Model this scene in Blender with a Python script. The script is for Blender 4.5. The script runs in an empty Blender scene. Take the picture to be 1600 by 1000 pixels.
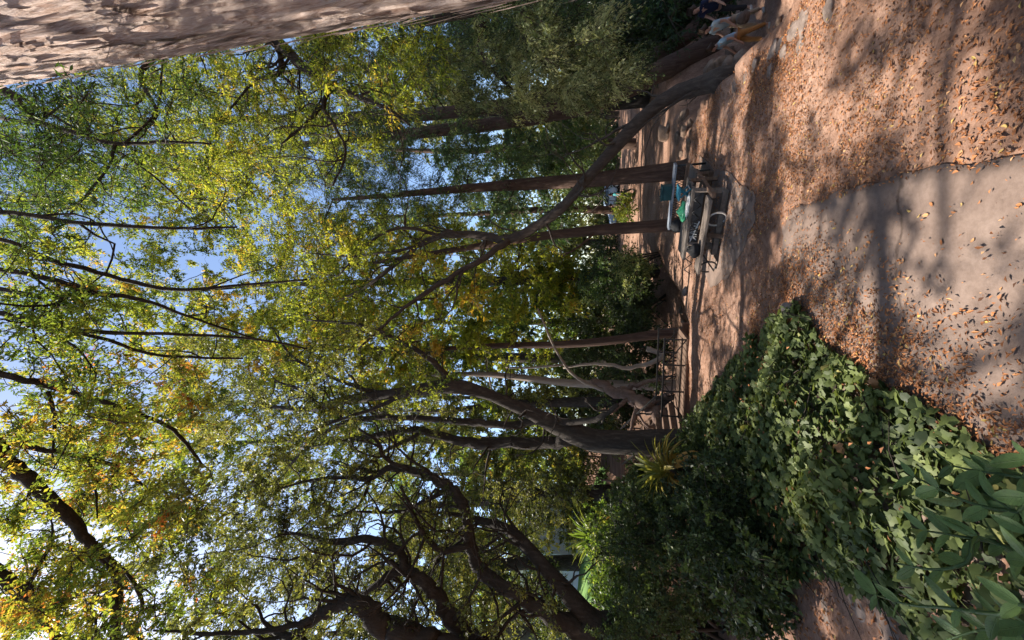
import bpy, math, random
import numpy as np
from mathutils import Vector, Matrix

# ------------------------------------------------------------------ camera, sky, sun, exposure
scene = bpy.context.scene
F_PX, HORIZON, EYE = 580.0, 140.0, 1.6          # focal length and horizon offset in photograph pixels (1600 wide)
PITCH = math.atan(HORIZON / F_PX)
CP, SP = math.cos(PITCH), math.sin(PITCH)
cam_data = bpy.data.cameras.new('camera')
cam = bpy.data.objects.new('camera', cam_data)
scene.collection.objects.link(cam)
scene.camera = cam
cam_data.sensor_fit = 'HORIZONTAL'
cam_data.sensor_width = 36.0
cam_data.lens = 36.0 * F_PX / 1600.0
cam_data.clip_start = 0.05
cam_data.clip_end = 2000
# the photograph was taken with the phone on its side: up points to the left of the picture
fw = Vector((0, CP, SP)); up = Vector((0, -SP, CP)); rt = Vector((1, 0, 0))
cam.matrix_world = Matrix(((-up.x, rt.x, -fw.x, 0), (-up.y, rt.y, -fw.y, 0), (-up.z, rt.z, -fw.z, EYE), (0, 0, 0, 1)))

SUN_AZ, SUN_EL = math.radians(-72), math.radians(56)    # azimuth from the view axis, left is negative
sun_dir = Vector((math.sin(SUN_AZ) * math.cos(SUN_EL), math.cos(SUN_AZ) * math.cos(SUN_EL), math.sin(SUN_EL)))
world = bpy.data.worlds.new('World'); scene.world = world; world.use_nodes = True
nt = world.node_tree; nt.nodes.clear()
wo = nt.nodes.new('ShaderNodeOutputWorld'); wb = nt.nodes.new('ShaderNodeBackground'); ws = nt.nodes.new('ShaderNodeTexSky')
ws.sky_type = 'NISHITA'; ws.sun_disc = False; ws.sun_elevation = SUN_EL; ws.sun_rotation = SUN_AZ
ws.air_density = 1.0; ws.dust_density = .7; ws.ozone_density = 1.2
wb.inputs['Strength'].default_value = 0.115
nt.links.new(ws.outputs[0], wb.inputs[0]); nt.links.new(wb.outputs[0], wo.inputs[0])
sun_l = bpy.data.lights.new('sun', 'SUN'); sun_l.energy = 5.0; sun_l.angle = math.radians(0.53); sun_l.color = (1.0, 0.93, 0.82)
sun = bpy.data.objects.new('sun', sun_l); scene.collection.objects.link(sun)
sun.rotation_euler = (-sun_dir).to_track_quat('-Z', 'Y').to_euler()
scene.view_settings.view_transform = 'Standard'; scene.view_settings.look = 'None'
scene.view_settings.gamma = 1.0; scene.view_settings.use_curve_mapping = False
scene.view_settings.exposure = 1.3
scene.cycles.max_bounces = 5; scene.cycles.diffuse_bounces = 2; scene.cycles.transmission_bounces = 3
scene.cycles.use_denoising = True; scene.cycles.adaptive_threshold = .025; scene.cycles.caustics_reflective = False; scene.cycles.caustics_refractive = False

# ------------------------------------------------------------------ helpers
COL = scene.collection
rng = np.random.default_rng(7)
random.seed(7)

def ray(x, y):
    a = (500.0 - y) / F_PX; b = (800.0 - x) / F_PX
    return np.array((a, CP - b * SP, SP + b * CP))
def at(x, y, D):                       # the place seen at a spot of the photograph, D metres ahead
    d = ray(x, y); t = D / d[1]
    return np.array((d[0] * t, D, EYE + d[2] * t)), t
def on_ground(x, y, z=0.0):
    d = ray(x, y); t = (z - EYE) / d[2]
    return np.array((d[0] * t, d[1] * t, z))

def mesh_np(name, V, faces, mat=None, attr=None, smooth=True):
    """faces: list of (n,k) int arrays"""
    me = bpy.data.meshes.new(name)
    V = np.asarray(V, np.float32)
    faces = [np.asarray(f, np.int32) for f in faces if len(f)]
    me.vertices.add(len(V)); me.vertices.foreach_set('co', V.ravel())
    nl = sum(f.size for f in faces); npoly = sum(len(f) for f in faces)
    me.loops.add(nl); me.polygons.add(npoly)
    me.loops.foreach_set('vertex_index', np.concatenate([f.ravel() for f in faces]))
    tot = np.concatenate([np.full(len(f), f.shape[1], np.int32) for f in faces])
    st = np.concatenate([[0], np.cumsum(tot)[:-1]]).astype(np.int32)
    me.polygons.foreach_set('loop_start', st)
    me.polygons.foreach_set('loop_total', tot)
    me.polygons.foreach_set('use_smooth', np.full(npoly, smooth))
    if attr is not None:
        a = me.attributes.new('v', 'FLOAT', 'FACE'); a.data.foreach_set('value', np.asarray(attr, np.float32))
    me.update(calc_edges=True)
    if mat: me.materials.append(mat)
    return me

def put(name, V, faces, mat, parent=None, attr=None, smooth=True):
    V = np.array(V, np.float64)
    if parent is not None:
        V = V - np.array(root_loc(parent))
    o = bpy.data.objects.new(name, mesh_np(name, V, faces, mat, attr, smooth))
    COL.objects.link(o)
    if parent is not None: o.parent = parent
    return o
def root_loc(o):
    l = np.zeros(3)
    while o is not None:
        l += np.array(o.location); o = o.parent
    return l
def tag(o, label=None, cat=None, group=None, kind=None):
    if label: o['label'] = label
    if cat: o['category'] = cat
    if group: o['group'] = group
    if kind: o['kind'] = kind
    return o
def thing(name, label, cat, loc=(0, 0, 0), group=None):
    o = bpy.data.objects.new(name, None); COL.objects.link(o); o.location = [float(c) for c in loc]
    o.empty_display_size = 0.1
    return tag(o, label, cat, group)

class MB:
    """collects pieces of one mesh"""
    def __init__(s): s.V = []; s.F = {}; s.n = 0; s.A = {}
    def add(s, V, faces, attr=None):
        V = np.asarray(V, float)
        for f in faces:
            f = np.asarray(f, np.int64)
            if len(f) == 0: continue
            s.F.setdefault(f.shape[1], []).append(f + s.n)
            s.A.setdefault(f.shape[1], []).append(np.full(len(f), 0.5) if attr is None else attr)
        s.V.append(V); s.n += len(V); return s
    def box(s, c, size, rot=None):
        x, y, z = [k / 2 for k in size]
        v = np.array([(-x, -y, -z), (x, -y, -z), (x, y, -z), (-x, y, -z), (-x, -y, z), (x, -y, z), (x, y, z), (-x, y, z)])
        if rot is not None: v = v @ np.asarray(rot).T
        s.add(v + np.asarray(c), [np.array([(0, 3, 2, 1), (4, 5, 6, 7), (0, 1, 5, 4), (1, 2, 6, 5), (2, 3, 7, 6), (3, 0, 4, 7)])]); return s
    def tube(s, P, R, k=8, cap=True, rough=0.0, sub=0):
        P = np.asarray(P, float); R = np.asarray(R, float)
        if sub: P, R = smooth_path(P, R, sub)
        V, F = tube(P, R, k, rough); s.add(V, F)
        return s
    def build(s, name, mat, parent=None, smooth=True, attr=False):
        ks = list(s.F); 
        return put(name, np.concatenate(s.V), [np.concatenate(s.F[k]) for k in ks], mat, parent, np.concatenate([np.concatenate(s.A[k]) for k in ks]) if attr else None, smooth)

def smooth_path(P, R, sub):
    P = np.asarray(P, float); R = np.asarray(R, float); n = len(P)
    if n < 3:
        t = np.linspace(0, 1, sub + 1)[:, None]
        return P[0] * (1 - t) + P[-1] * t, R[0] * (1 - t[:, 0]) + R[-1] * t[:, 0]
    Q = np.vstack([2 * P[0] - P[1], P, 2 * P[-1] - P[-2]]); S = np.concatenate([[R[0]], R, [R[-1]]])
    oP, oR = [], []
    for i in range(n - 1):
        p0, p1, p2, p3 = Q[i:i + 4]
        for j in range(sub):
            t = j / sub
            oP.append(0.5 * ((2 * p1) + (-p0 + p2) * t + (2 * p0 - 5 * p1 + 4 * p2 - p3) * t * t + (-p0 + 3 * p1 - 3 * p2 + p3) * t ** 3))
            oR.append(S[i + 1] * (1 - t) + S[i + 2] * t)
    oP.append(P[-1]); oR.append(R[-1])
    return np.array(oP), np.array(oR)

def vnoise(P, seed=0):
    """smooth value noise at points P (n,3), -1..1"""
    P = np.asarray(P, float); I = np.floor(P).astype(np.int64); f = P - I; f = f * f * (3 - 2 * f)
    out = np.zeros(len(P))
    for dx in (0, 1):
        for dy in (0, 1):
            for dz in (0, 1):
                h = (I[:, 0] + dx) * 374761393 + (I[:, 1] + dy) * 668265263 + (I[:, 2] + dz) * 2147483647 + seed * 974634777
                h = (h ^ (h >> 13)) * 1274126177; h = h ^ (h >> 16)
                r = (h & 0xffff) / 32767.5 - 1
                w = (f[:, 0] if dx else 1 - f[:, 0]) * (f[:, 1] if dy else 1 - f[:, 1]) * (f[:, 2] if dz else 1 - f[:, 2])
                out += w * r
    return out

def tube(P, R, k=8, rough=0.0):
    n = len(P)
    T = np.gradient(P, axis=0); T /= np.linalg.norm(T, axis=1)[:, None] + 1e-9
    u = np.cross(T[0], (0.31, 0.22, 0.92)); u = u / (np.linalg.norm(u) + 1e-9)
    U = []
    for i in range(n):
        u = u - T[i] * np.dot(u, T[i]); u = u / (np.linalg.norm(u) + 1e-9); U.append(u)
    U = np.array(U); W = np.cross(T, U)
    a = np.linspace(0, 2 * math.pi, k, endpoint=False)
    ring = np.cos(a)[None, :, None] * U[:, None] + np.sin(a)[None, :, None] * W[:, None]
    RR = np.repeat(R[:, None], k, 1)
    V = P[:, None] + ring * RR[..., None]
    if rough:
        nz = vnoise(V.reshape(-1, 3) * np.array((1, 1, .35)) / max(R.max(), .02) * .9, 3) + .6 * vnoise(V.reshape(-1, 3) * np.array((1, 1, .3)) / max(R.max(), .02) * 2.4, 5)
        V = P[:, None] + ring * (RR * (1 + rough * nz.reshape(n, k)))[..., None]
    V = V.reshape(-1, 3)
    i = np.arange(n - 1)[:, None] * k; j = np.arange(k)[None]; j2 = (j + 1) % k
    Fq = np.stack([i + j, i + j2, i + k + j2, i + k + j], -1).reshape(-1, 4)
    V = np.vstack([V, P[0], P[-1]])
    c0 = n * k
    cap0 = np.stack([np.full(k, c0), (np.arange(k) + 1) % k, np.arange(k)], -1)
    cap1 = np.stack([np.full(k, c0 + 1), (n - 1) * k + np.arange(k), (n - 1) * k + (np.arange(k) + 1) % k], -1)
    return V, [Fq, np.vstack([cap0, cap1])]

# ------------------------------------------------------------------ materials
class NT:
    def __init__(s, name):
        s.m = bpy.data.materials.new(name); s.m.use_nodes = True; s.t = s.m.node_tree; s.t.nodes.clear()
        s.out = s.n('OutputMaterial')
    def n(s, kind, **kw):
        nd = s.t.nodes.new('ShaderNode' + kind)
        for k, v in kw.items():
            if k.startswith('_'): setattr(nd, k[1:], v)
            else: nd.inputs[k.replace('__', ' ')].default_value = v
        return nd
    def l(s, a, b): s.t.links.new(a, b)
    def ramp(s, fac, stops, interp='LINEAR'):
        r = s.n('ValToRGB'); r.color_ramp.interpolation = interp; e = r.color_ramp.elements
        while len(e) < len(stops): e.new(0.5)
        for el, (p, c) in zip(e, stops): el.position = p; el.color = (*c, 1) if len(c) == 3 else c
        s.l(fac, r.inputs[0]); return r.outputs[0]
    def coord(s, scale=(1, 1, 1), kind='Object'):
        tc = s.n('TexCoord'); mp = s.n('Mapping'); mp.inputs['Scale'].default_value = scale
        s.l(tc.outputs[kind], mp.inputs[0]); return mp.outputs[0]
    def noise(s, vec, scale, detail=5, rough=.6, dist=0):
        nn = s.n('TexNoise', Scale=scale, Detail=detail, Roughness=rough, Distortion=dist); s.l(vec, nn.inputs['Vector']); return nn.outputs['Fac']
    def mix(s, fac, a, b, mode='MIX'):
        m = s.n('MixRGB', _blend_type=mode)
        for i, q in enumerate((fac, a, b)):
            if hasattr(q, 'links'): s.l(q, m.inputs[i])
            elif i == 0: m.inputs[0].default_value = q
            else: m.inputs[i].default_value = (*q, 1)
        return m.outputs[0]
    def finish(s, col, rough=.8, bump=None, strength=.4, dist=.02, spec=.3, metal=0):
        b = s.n('BsdfPrincipled'); b.inputs['Specular IOR Level'].default_value = spec; b.inputs['Metallic'].default_value = metal
        if hasattr(col, 'links'): s.l(col, b.inputs['Base Color'])
        else: b.inputs['Base Color'].default_value = (*col, 1)
        if hasattr(rough, 'links'): s.l(rough, b.inputs['Roughness'])
        else: b.inputs['Roughness'].default_value = rough
        if bump is not None:
            bp = s.n('Bump', Strength=strength, Distance=dist); s.l(bump, bp.inputs['Height']); s.l(bp.outputs[0], b.inputs['Normal'])
        s.l(b.outputs[0], s.out.inputs[0]); return s.m

def leaf_mat(name, stops, trans=.45, rough=.5, spec=.35, tgain=(1.5, 1.5, .9)):
    m = NT(name); at_ = m.n('Attribute'); at_.attribute_name = 'v'
    col = m.ramp(at_.outputs['Fac'], stops)
    b = m.n('BsdfPrincipled', Roughness=rough); b.inputs['Specular IOR Level'].default_value = spec
    m.l(col, b.inputs['Base Color'])
    tc = m.mix(1.0, col, tgain, 'MULTIPLY')
    t = m.n('BsdfTranslucent'); m.l(tc, t.inputs['Color'])
    mx = m.n('MixShader'); mx.inputs[0].default_value = trans
    m.l(b.outputs[0], mx.inputs[1]); m.l(t.outputs[0], mx.inputs[2]); m.l(mx.outputs[0], m.out.inputs[0])
    return m.m

def bark_mat(name, dark, mid, light, scale=1.0, stretch=.12, bump=.6):
    m = NT(name); c = m.coord((scale, scale, scale * stretch))
    n1 = m.noise(c, 14, 6, .65, .6); c2 = m.coord((scale, scale, scale * .5)); n2 = m.noise(c2, 3, 4, .6)
    col = m.ramp(n1, [(.3, dark), (.52, mid), (.75, light)])
    col2 = m.mix(n2, col, mid, 'MIX')
    n3 = m.noise(m.coord((1, 1, 1)), 2.2, 3)
    lich = m.ramp(n3, [(.55, (0, 0, 0)), (.75, (1, 1, 1))])
    col3 = m.mix(m.mix(1, lich, (.35, .35, .35), 'MULTIPLY'), col2, light)
    return m.finish(col3, .9, n1, bump, .03, .15)

def plain(name, col, rough=.6, var=.25, scale=8, spec=.3, metal=0, bump=.1):
    m = NT(name); n = m.noise(m.coord(), scale, 4)
    c = m.ramp(n, [(.3, tuple(k * (1 - var) for k in col)), (.7, tuple(min(1, k * (1 + var)) for k in col))])
    return m.finish(c, rough, n, bump, .01, spec, metal)

M = {}  # darkest stops of yellow, green and olive leaves stand in for inner-crown shade
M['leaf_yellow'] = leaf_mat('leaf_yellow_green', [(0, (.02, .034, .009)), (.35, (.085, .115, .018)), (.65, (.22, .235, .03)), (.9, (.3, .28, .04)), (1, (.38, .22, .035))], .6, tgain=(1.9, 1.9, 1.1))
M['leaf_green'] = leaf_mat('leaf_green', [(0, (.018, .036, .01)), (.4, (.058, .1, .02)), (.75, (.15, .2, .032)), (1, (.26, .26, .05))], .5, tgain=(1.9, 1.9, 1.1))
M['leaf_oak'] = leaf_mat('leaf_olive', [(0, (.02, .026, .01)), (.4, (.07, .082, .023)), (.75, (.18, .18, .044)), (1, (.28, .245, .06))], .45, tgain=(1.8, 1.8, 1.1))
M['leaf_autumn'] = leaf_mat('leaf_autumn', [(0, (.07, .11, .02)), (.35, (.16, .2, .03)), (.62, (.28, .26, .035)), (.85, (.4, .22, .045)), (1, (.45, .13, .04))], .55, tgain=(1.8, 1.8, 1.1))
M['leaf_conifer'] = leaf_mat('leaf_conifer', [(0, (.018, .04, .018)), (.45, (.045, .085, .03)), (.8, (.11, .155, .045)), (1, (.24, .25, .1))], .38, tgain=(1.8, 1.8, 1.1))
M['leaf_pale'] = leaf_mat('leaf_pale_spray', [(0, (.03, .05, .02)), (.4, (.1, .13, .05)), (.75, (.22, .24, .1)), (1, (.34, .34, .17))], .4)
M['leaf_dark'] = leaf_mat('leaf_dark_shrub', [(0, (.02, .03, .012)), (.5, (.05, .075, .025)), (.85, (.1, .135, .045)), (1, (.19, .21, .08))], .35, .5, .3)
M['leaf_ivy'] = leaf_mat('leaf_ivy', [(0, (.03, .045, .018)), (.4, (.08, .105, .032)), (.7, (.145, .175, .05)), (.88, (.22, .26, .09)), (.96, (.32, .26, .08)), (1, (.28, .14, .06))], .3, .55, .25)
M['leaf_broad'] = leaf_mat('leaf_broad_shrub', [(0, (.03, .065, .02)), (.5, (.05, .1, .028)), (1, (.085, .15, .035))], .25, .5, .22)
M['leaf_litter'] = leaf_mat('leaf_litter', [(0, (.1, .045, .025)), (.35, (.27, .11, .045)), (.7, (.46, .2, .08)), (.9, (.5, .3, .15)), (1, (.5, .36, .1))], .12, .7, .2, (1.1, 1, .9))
M['leaf_strap'] = leaf_mat('leaf_strap', [(0, (.04, .08, .02)), (.4, (.12, .18, .03)), (.7, (.28, .25, .06)), (.9, (.4, .22, .06)), (1, (.4, .15, .03))], .3)
def broad_mat():
    m = NT('leaf_broad_shrub'); a_ = m.n('Attribute'); a_.attribute_name = 'v'
    col = m.ramp(a_.outputs['Fac'], [(0, (.05, .09, .03)), (.5, (.09, .15, .046)), (1, (.14, .22, .065))])
    tc = m.n('TexCoord'); sx = m.n('SeparateXYZ'); m.l(tc.outputs['Object'], sx.inputs[0])
    ab = m.n('Math', _operation='ABSOLUTE'); m.l(sx.outputs[1], ab.inputs[0])
    rib = m.ramp(ab.outputs[0], [(0, (1, 1, 1)), (.012, (.0, .0, .0))])
    ma = m.n('Math', _operation='MULTIPLY_ADD'); m.l(ab.outputs[0], ma.inputs[0]); ma.inputs[1].default_value = -.9; m.l(sx.outputs[0], ma.inputs[2])
    sn = m.n('Math', _operation='SINE'); mu = m.n('Math', _operation='MULTIPLY'); m.l(ma.outputs[0], mu.inputs[0]); mu.inputs[1].default_value = 62; m.l(mu.outputs[0], sn.inputs[0])
    vein = m.ramp(sn.outputs[0], [(.86, (0, 0, 0)), (1, (.45, .45, .45))])
    both = m.mix(1, rib, vein, 'LIGHTEN'); col = m.mix(m.mix(1, both, (.55, .55, .55), 'MULTIPLY'), col, (.16, .22, .08))
    sp = m.noise(m.coord(), 6, 5, .7); col = m.mix(.6, col, m.ramp(sp, [(.3, (.6, .55, .4)), (.5, (1, 1, 1)), (.75, (1.25, 1.2, 1))]), 'MULTIPLY')
    b = m.n('BsdfPrincipled'); b.inputs['Specular IOR Level'].default_value = .3; m.l(col, b.inputs['Base Color']); m.l(m.ramp(sp, [(.3, (.35, .35, .35)), (.7, (.6, .6, .6))]), b.inputs['Roughness'])
    bp = m.n('Bump', Strength=.5, Distance=.02); m.l(both, bp.inputs['Height']); m.l(bp.outputs[0], b.inputs['Normal'])
    t = m.n('BsdfTranslucent'); m.l(col, t.inputs['Color']); mx = m.n('MixShader'); mx.inputs[0].default_value = .25
    m.l(b.outputs[0], mx.inputs[1]); m.l(t.outputs[0], mx.inputs[2]); m.l(mx.outputs[0], m.out.inputs[0]); return m.m
M['leaf_broad'] = broad_mat()
M['bark_big'] = None
M['bark_dark'] = bark_mat('bark_dark_brown', (.012, .01, .008), (.036, .029, .024), (.1, .083, .07), 1.4, .2, .9)
M['bark_grey'] = bark_mat('bark_grey_brown', (.017, .014, .012), (.05, .041, .035), (.15, .128, .11), 1.3, .2, .9)
M['bark_red'] = bark_mat('bark_redwood', (.024, .014, .01), (.075, .046, .035), (.2, .13, .1), 1.2, .06, .9)
M['bark_pale'] = bark_mat('bark_pale', (.14, .11, .09), (.26, .21, .17), (.4, .34, .29))
M['bark_lean'] = bark_mat('bark_mid_brown', (.022, .016, .013), (.06, .046, .038), (.15, .12, .1), 1.3, .25, .9)
M['bark_root'] = bark_mat('bark_root', (.06, .035, .026), (.15, .1, .08), (.3, .22, .18), 1.0, .3)
M['twig'] = plain('twig_brown', (.035, .025, .018), .9)
M['twig_grey'] = plain('twig_grey', (.08, .062, .05), .9)

def redwood_bark():
    m = NT('bark_shaggy_pink'); c = m.coord((1, 1, .1)); n1 = m.noise(c, 26, 9, .72, .7)
    n2 = m.noise(m.coord((1, 1, .25)), 5, 5, .6); n3 = m.noise(m.coord((1, 1, .5)), 60, 4, .7)
    col = m.ramp(n1, [(.3, (.15, .08, .055)), (.42, (.38, .26, .205)), (.56, (.58, .45, .39)), (.8, (.7, .59, .53))])
    warm = m.ramp(n2, [(.55, (0, 0, 0)), (.72, (1, 1, 1))])
    col = m.mix(m.mix(1, warm, (.45, .45, .45), 'MULTIPLY'), col, (.4, .19, .1))
    grey = m.ramp(m.noise(m.coord((1, 1, .3)), 2.5, 3), [(.5, (0, 0, 0)), (.7, (1, 1, 1))])
    col = m.mix(m.mix(1, grey, (.5, .5, .5), 'MULTIPLY'), col, (.3, .25, .22))
    hh = m.mix(.35, n1, n3)
    return m.finish(col, .92, hh, 1.0, .06, .12)
M['bark_big'] = redwood_bark()

def ground_mat():
    m = NT('packed_dirt'); c = m.coord()
    n1 = m.noise(c, .9, 6, .6); n2 = m.noise(c, 14, 8, .75); n3 = m.noise(c, 90, 4, .7)
    col = m.ramp(n1, [(.3, (.2, .115, .08)), (.5, (.32, .195, .14)), (.7, (.42, .275, .205))])
    sp = m.ramp(n2, [(.38, (.5, .45, .42)), (.6, (1, 1, 1)), (.78, (1.15, 1.1, 1.05))])
    col = m.mix(.8, col, sp, 'MULTIPLY')
    fine = m.ramp(n3, [(.35, (.6, .55, .5)), (.6, (1, 1, 1))]); col = m.mix(.6, col, fine, 'MULTIPLY')
    return m.finish(col, .95, m.mix(.5, n2, n3), .5, .02, .1)
def path_mat():
    m = NT('worn_concrete'); c = m.coord()
    n1 = m.noise(c, 1.4, 6, .65); n2 = m.noise(c, 45, 6, .75); n3 = m.noise(c, 6, 6, .7)
    col = m.ramp(n1, [(.3, (.16, .112, .09)), (.7, (.25, .185, .152))])
    col = m.mix(.5, col, m.ramp(n3, [(.35, (.66, .62, .6)), (.6, (1, 1, 1))]), 'MULTIPLY')
    col = m.mix(.5, col, m.ramp(n2, [(.35, (.6, .58, .56)), (.6, (1, 1, 1))]), 'MULTIPLY')
    vo = m.n('TexVoronoi', Scale=.9); vo.feature = 'DISTANCE_TO_EDGE'; wv = m.n('TexNoise', Scale=3.0, Detail=5.0); m.l(c, wv.inputs['Vector'])
    m.l(m.mix(.25, c, wv.outputs['Color']), vo.inputs['Vector'])
    crack = m.ramp(vo.outputs['Distance'], [(0, (.35, .33, .32)), (.012, (1, 1, 1))])
    col = m.mix(.8, col, crack, 'MULTIPLY')
    return m.finish(col, .85, n2, .25, .01, .2)
def rock_mat(name='grey_rock', a=(.1, .085, .075), b=(.27, .235, .21)):
    m = NT(name); c = m.coord(); n1 = m.noise(c, 3, 8, .7); n2 = m.noise(c, 22, 6, .7)
    col = m.ramp(n1, [(.3, a), (.7, b)]); col = m.mix(.5, col, m.ramp(n2, [(.35, (.5, .48, .45)), (.6, (1, 1, 1))]), 'MULTIPLY')
    return m.finish(col, .9, m.mix(.5, n1, n2), .6, .04, .15)
def wood_mat(name, a, b, axis=0):
    m = NT(name); sc = [18, 18, 18]; sc[axis] = 1.2
    n = m.noise(m.coord(sc), 1, 6, .7, .4)
    return m.finish(m.ramp(n, [(.3, a), (.7, b)]), .8, n, .3, .01, .2)
M['dirt'] = ground_mat(); M['path'] = path_mat(); M['rock'] = rock_mat(); M['rock_brown'] = rock_mat('brown_rock', (.09, .06, .045), (.26, .18, .135))
M['rock_ledge'] = rock_mat('ledge_rock', (.13, .095, .078), (.3, .235, .2)); M['plank'] = wood_mat('weathered_plank', (.06, .048, .041), (.16, .135, .118)); M['plank_brown'] = wood_mat('brown_plank', (.07, .042, .03), (.18, .115, .08))
M['steel'] = plain('dark_steel', (.03, .028, .027), .5, .4, 20, .5, .3); M['steel_light'] = plain('pale_pipe', (.45, .41, .38), .5, .2, 20, .4)

# ------------------------------------------------------------------ foliage
def unit(v): return v / (np.linalg.norm(v, axis=-1, keepdims=True) + 1e-9)

def leaves(P, D, size, aspect, v, r, flat=.5, fold=.18, tri=False):
    """one four-cornered folded leaf at each point P, pointing along D"""
    n = len(P); D = unit(D)
    N = unit(r.normal(size=(n, 3)) * (1 - flat) + np.array((0, 0, 1)) * flat)
    S = unit(np.cross(D, N)); N = np.cross(S, D)
    L = size[:, None]; W = L * aspect
    if tri:                                            # far foliage: three corners are enough
        b = P + D * L * .15
        V = np.stack([b + S * W * .55, P + D * L, b - S * W * .55], 1).reshape(-1, 3)
        return V, np.arange(n * 3).reshape(n, 3), v
    mid = P + D * L * .48
    V = np.stack([P, mid + S * W * .5 + N * W * fold, P + D * L - N * L * .08, mid - S * W * .5 + N * W * fold], 1).reshape(-1, 3)
    F = np.arange(n * 4).reshape(n, 4)
    return V, F, v

def twig_tubes(A, C, r0, r1):
    """three-sided twigs A > C"""
    n = len(A); k = 3
    T = unit(C - A); U = unit(np.cross(T, np.array((.3, .5, .81)))); W = np.cross(T, U)
    a = np.arange(k) * 2 * math.pi / k
    ring = np.cos(a)[None, :, None] * U[:, None] + np.sin(a)[None, :, None] * W[:, None]
    V = np.stack([A[:, None] + ring * r0, C[:, None] + ring * r1], 1)
    base = np.arange(n)[:, None] * (2 * k); j = np.arange(k)[None]; j2 = (j + 1) % k
    F = np.stack([base + j, base + j2, base + k + j2, base + k + j], -1).reshape(-1, 4)
    return V.reshape(-1, 3), F

def foliage(C, rad, tw=6, per=11, leaf=.07, aspect=.5, droop=.25, flat=.6, vb=None, vvar=.12, r=None, thin=.9, gain=None, tri=False):
    leaf = leaf * LEAF_GAIN; per = int(per * (gain or PER_GAIN))
    N = len(C); vb = np.full(N, .5) if vb is None else vb
    d = unit(r.normal(size=(N, tw, 3)) * np.array((1, 1, flat)))
    ln = rad[:, None] * r.uniform(.55, 1.15, (N, tw))
    s = r.uniform(.12, 1.0, (N, tw, per))
    P = C[:, None, None] + d[:, :, None] * (ln[:, :, None] * s)[..., None]
    P[..., 2] -= droop * (s ** 2) * ln[:, :, None]
    P += r.normal(size=P.shape) * (rad[:, None, None, None] * .07)
    D = d[:, :, None] * .8 + r.normal(size=P.shape) * .6; D[..., 2] -= droop * 1.2
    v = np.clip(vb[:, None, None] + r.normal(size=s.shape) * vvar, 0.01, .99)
    sz = leaf * r.uniform(.55, 1.3, s.shape)
    keep = r.random(s.shape).ravel() < thin
    V, F, v = leaves(P.reshape(-1, 3)[keep], D.reshape(-1, 3)[keep], sz.ravel()[keep], aspect, v.ravel()[keep], r, .35, tri=tri)
    A = np.repeat(C[:, None], tw, 1).reshape(-1, 3); E_ = C[:, None] + d * ln[..., None]; E_[..., 2] -= droop * ln
    TV, TF = twig_tubes(A, E_.reshape(-1, 3), leaf * .065, leaf * .02)
    return (V, F, v), (TV, TF)

def connect(C, limb, limbR, r, rmin=.006, gain=.018):
    """branches that join every leaf cluster to the nearest wood, so that they fork like a tree"""
    mb = MB()
    nodes = limb.copy(); nr = limbR.copy()
    d0 = np.array([np.min(np.linalg.norm(nodes - c, axis=1)) for c in C])
    for i in np.argsort(d0):
        c = C[i]; dd = np.linalg.norm(nodes - c, axis=1) + .35 * np.maximum(0, nodes[:, 2] - c[2])
        j = int(np.argmin(dd)); a = nodes[j]; L = np.linalg.norm(c - a)
        if L < .02: continue
        m1 = a + (c - a) * .35 + r.normal(size=3) * L * .13 + np.array((0, 0, .06 * L)); m2 = a + (c - a) * .7 + r.normal(size=3) * L * .12 + np.array((0, 0, .07 * L))
        ra = min(nr[j] * .75, rmin + gain * L); ra = max(ra, rmin)
        P = np.array([a, m1, m2, c]); P, R = smooth_path(P, np.array([ra, ra * .8, ra * .6, rmin * .6]), 2)
        V, F = tube(P, R, 3); mb.add(V, F[:1])
        nodes = np.vstack([nodes, P[2:]]); nr = np.concatenate([nr, R[2:]])
    return mb

def trace(pts):
    """(x, y, metres ahead, width in photograph pixels) > points and radii"""
    P, R = [], []
    for x, y, D, w in pts:
        p, t = at(x, y, D); P.append(p); R.append(w * .5 * t / F_PX)
    return np.array(P), np.array(R)

def region(spots, r, depth_jit=.14):
    """leaf cluster centres: (x, y, metres ahead, reach x, reach y, how many, tone)"""
    C, v = [], []
    for x, y, D, rx, ry, n, tone in spots:
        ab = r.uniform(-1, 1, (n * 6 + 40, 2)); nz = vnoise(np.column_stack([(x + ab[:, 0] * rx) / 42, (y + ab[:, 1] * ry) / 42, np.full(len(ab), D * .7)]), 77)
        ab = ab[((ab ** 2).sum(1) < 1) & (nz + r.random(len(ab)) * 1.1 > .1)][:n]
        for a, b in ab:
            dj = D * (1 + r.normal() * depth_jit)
            p, t = at(x + a * rx, y + b * ry, max(1.6, dj)); C.append(p); v.append(tone - .04 + r.normal() * .2)  # wide tone spread puts some inner-crown shade into the leaf colour
    return np.array(C), np.array(v)

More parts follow.
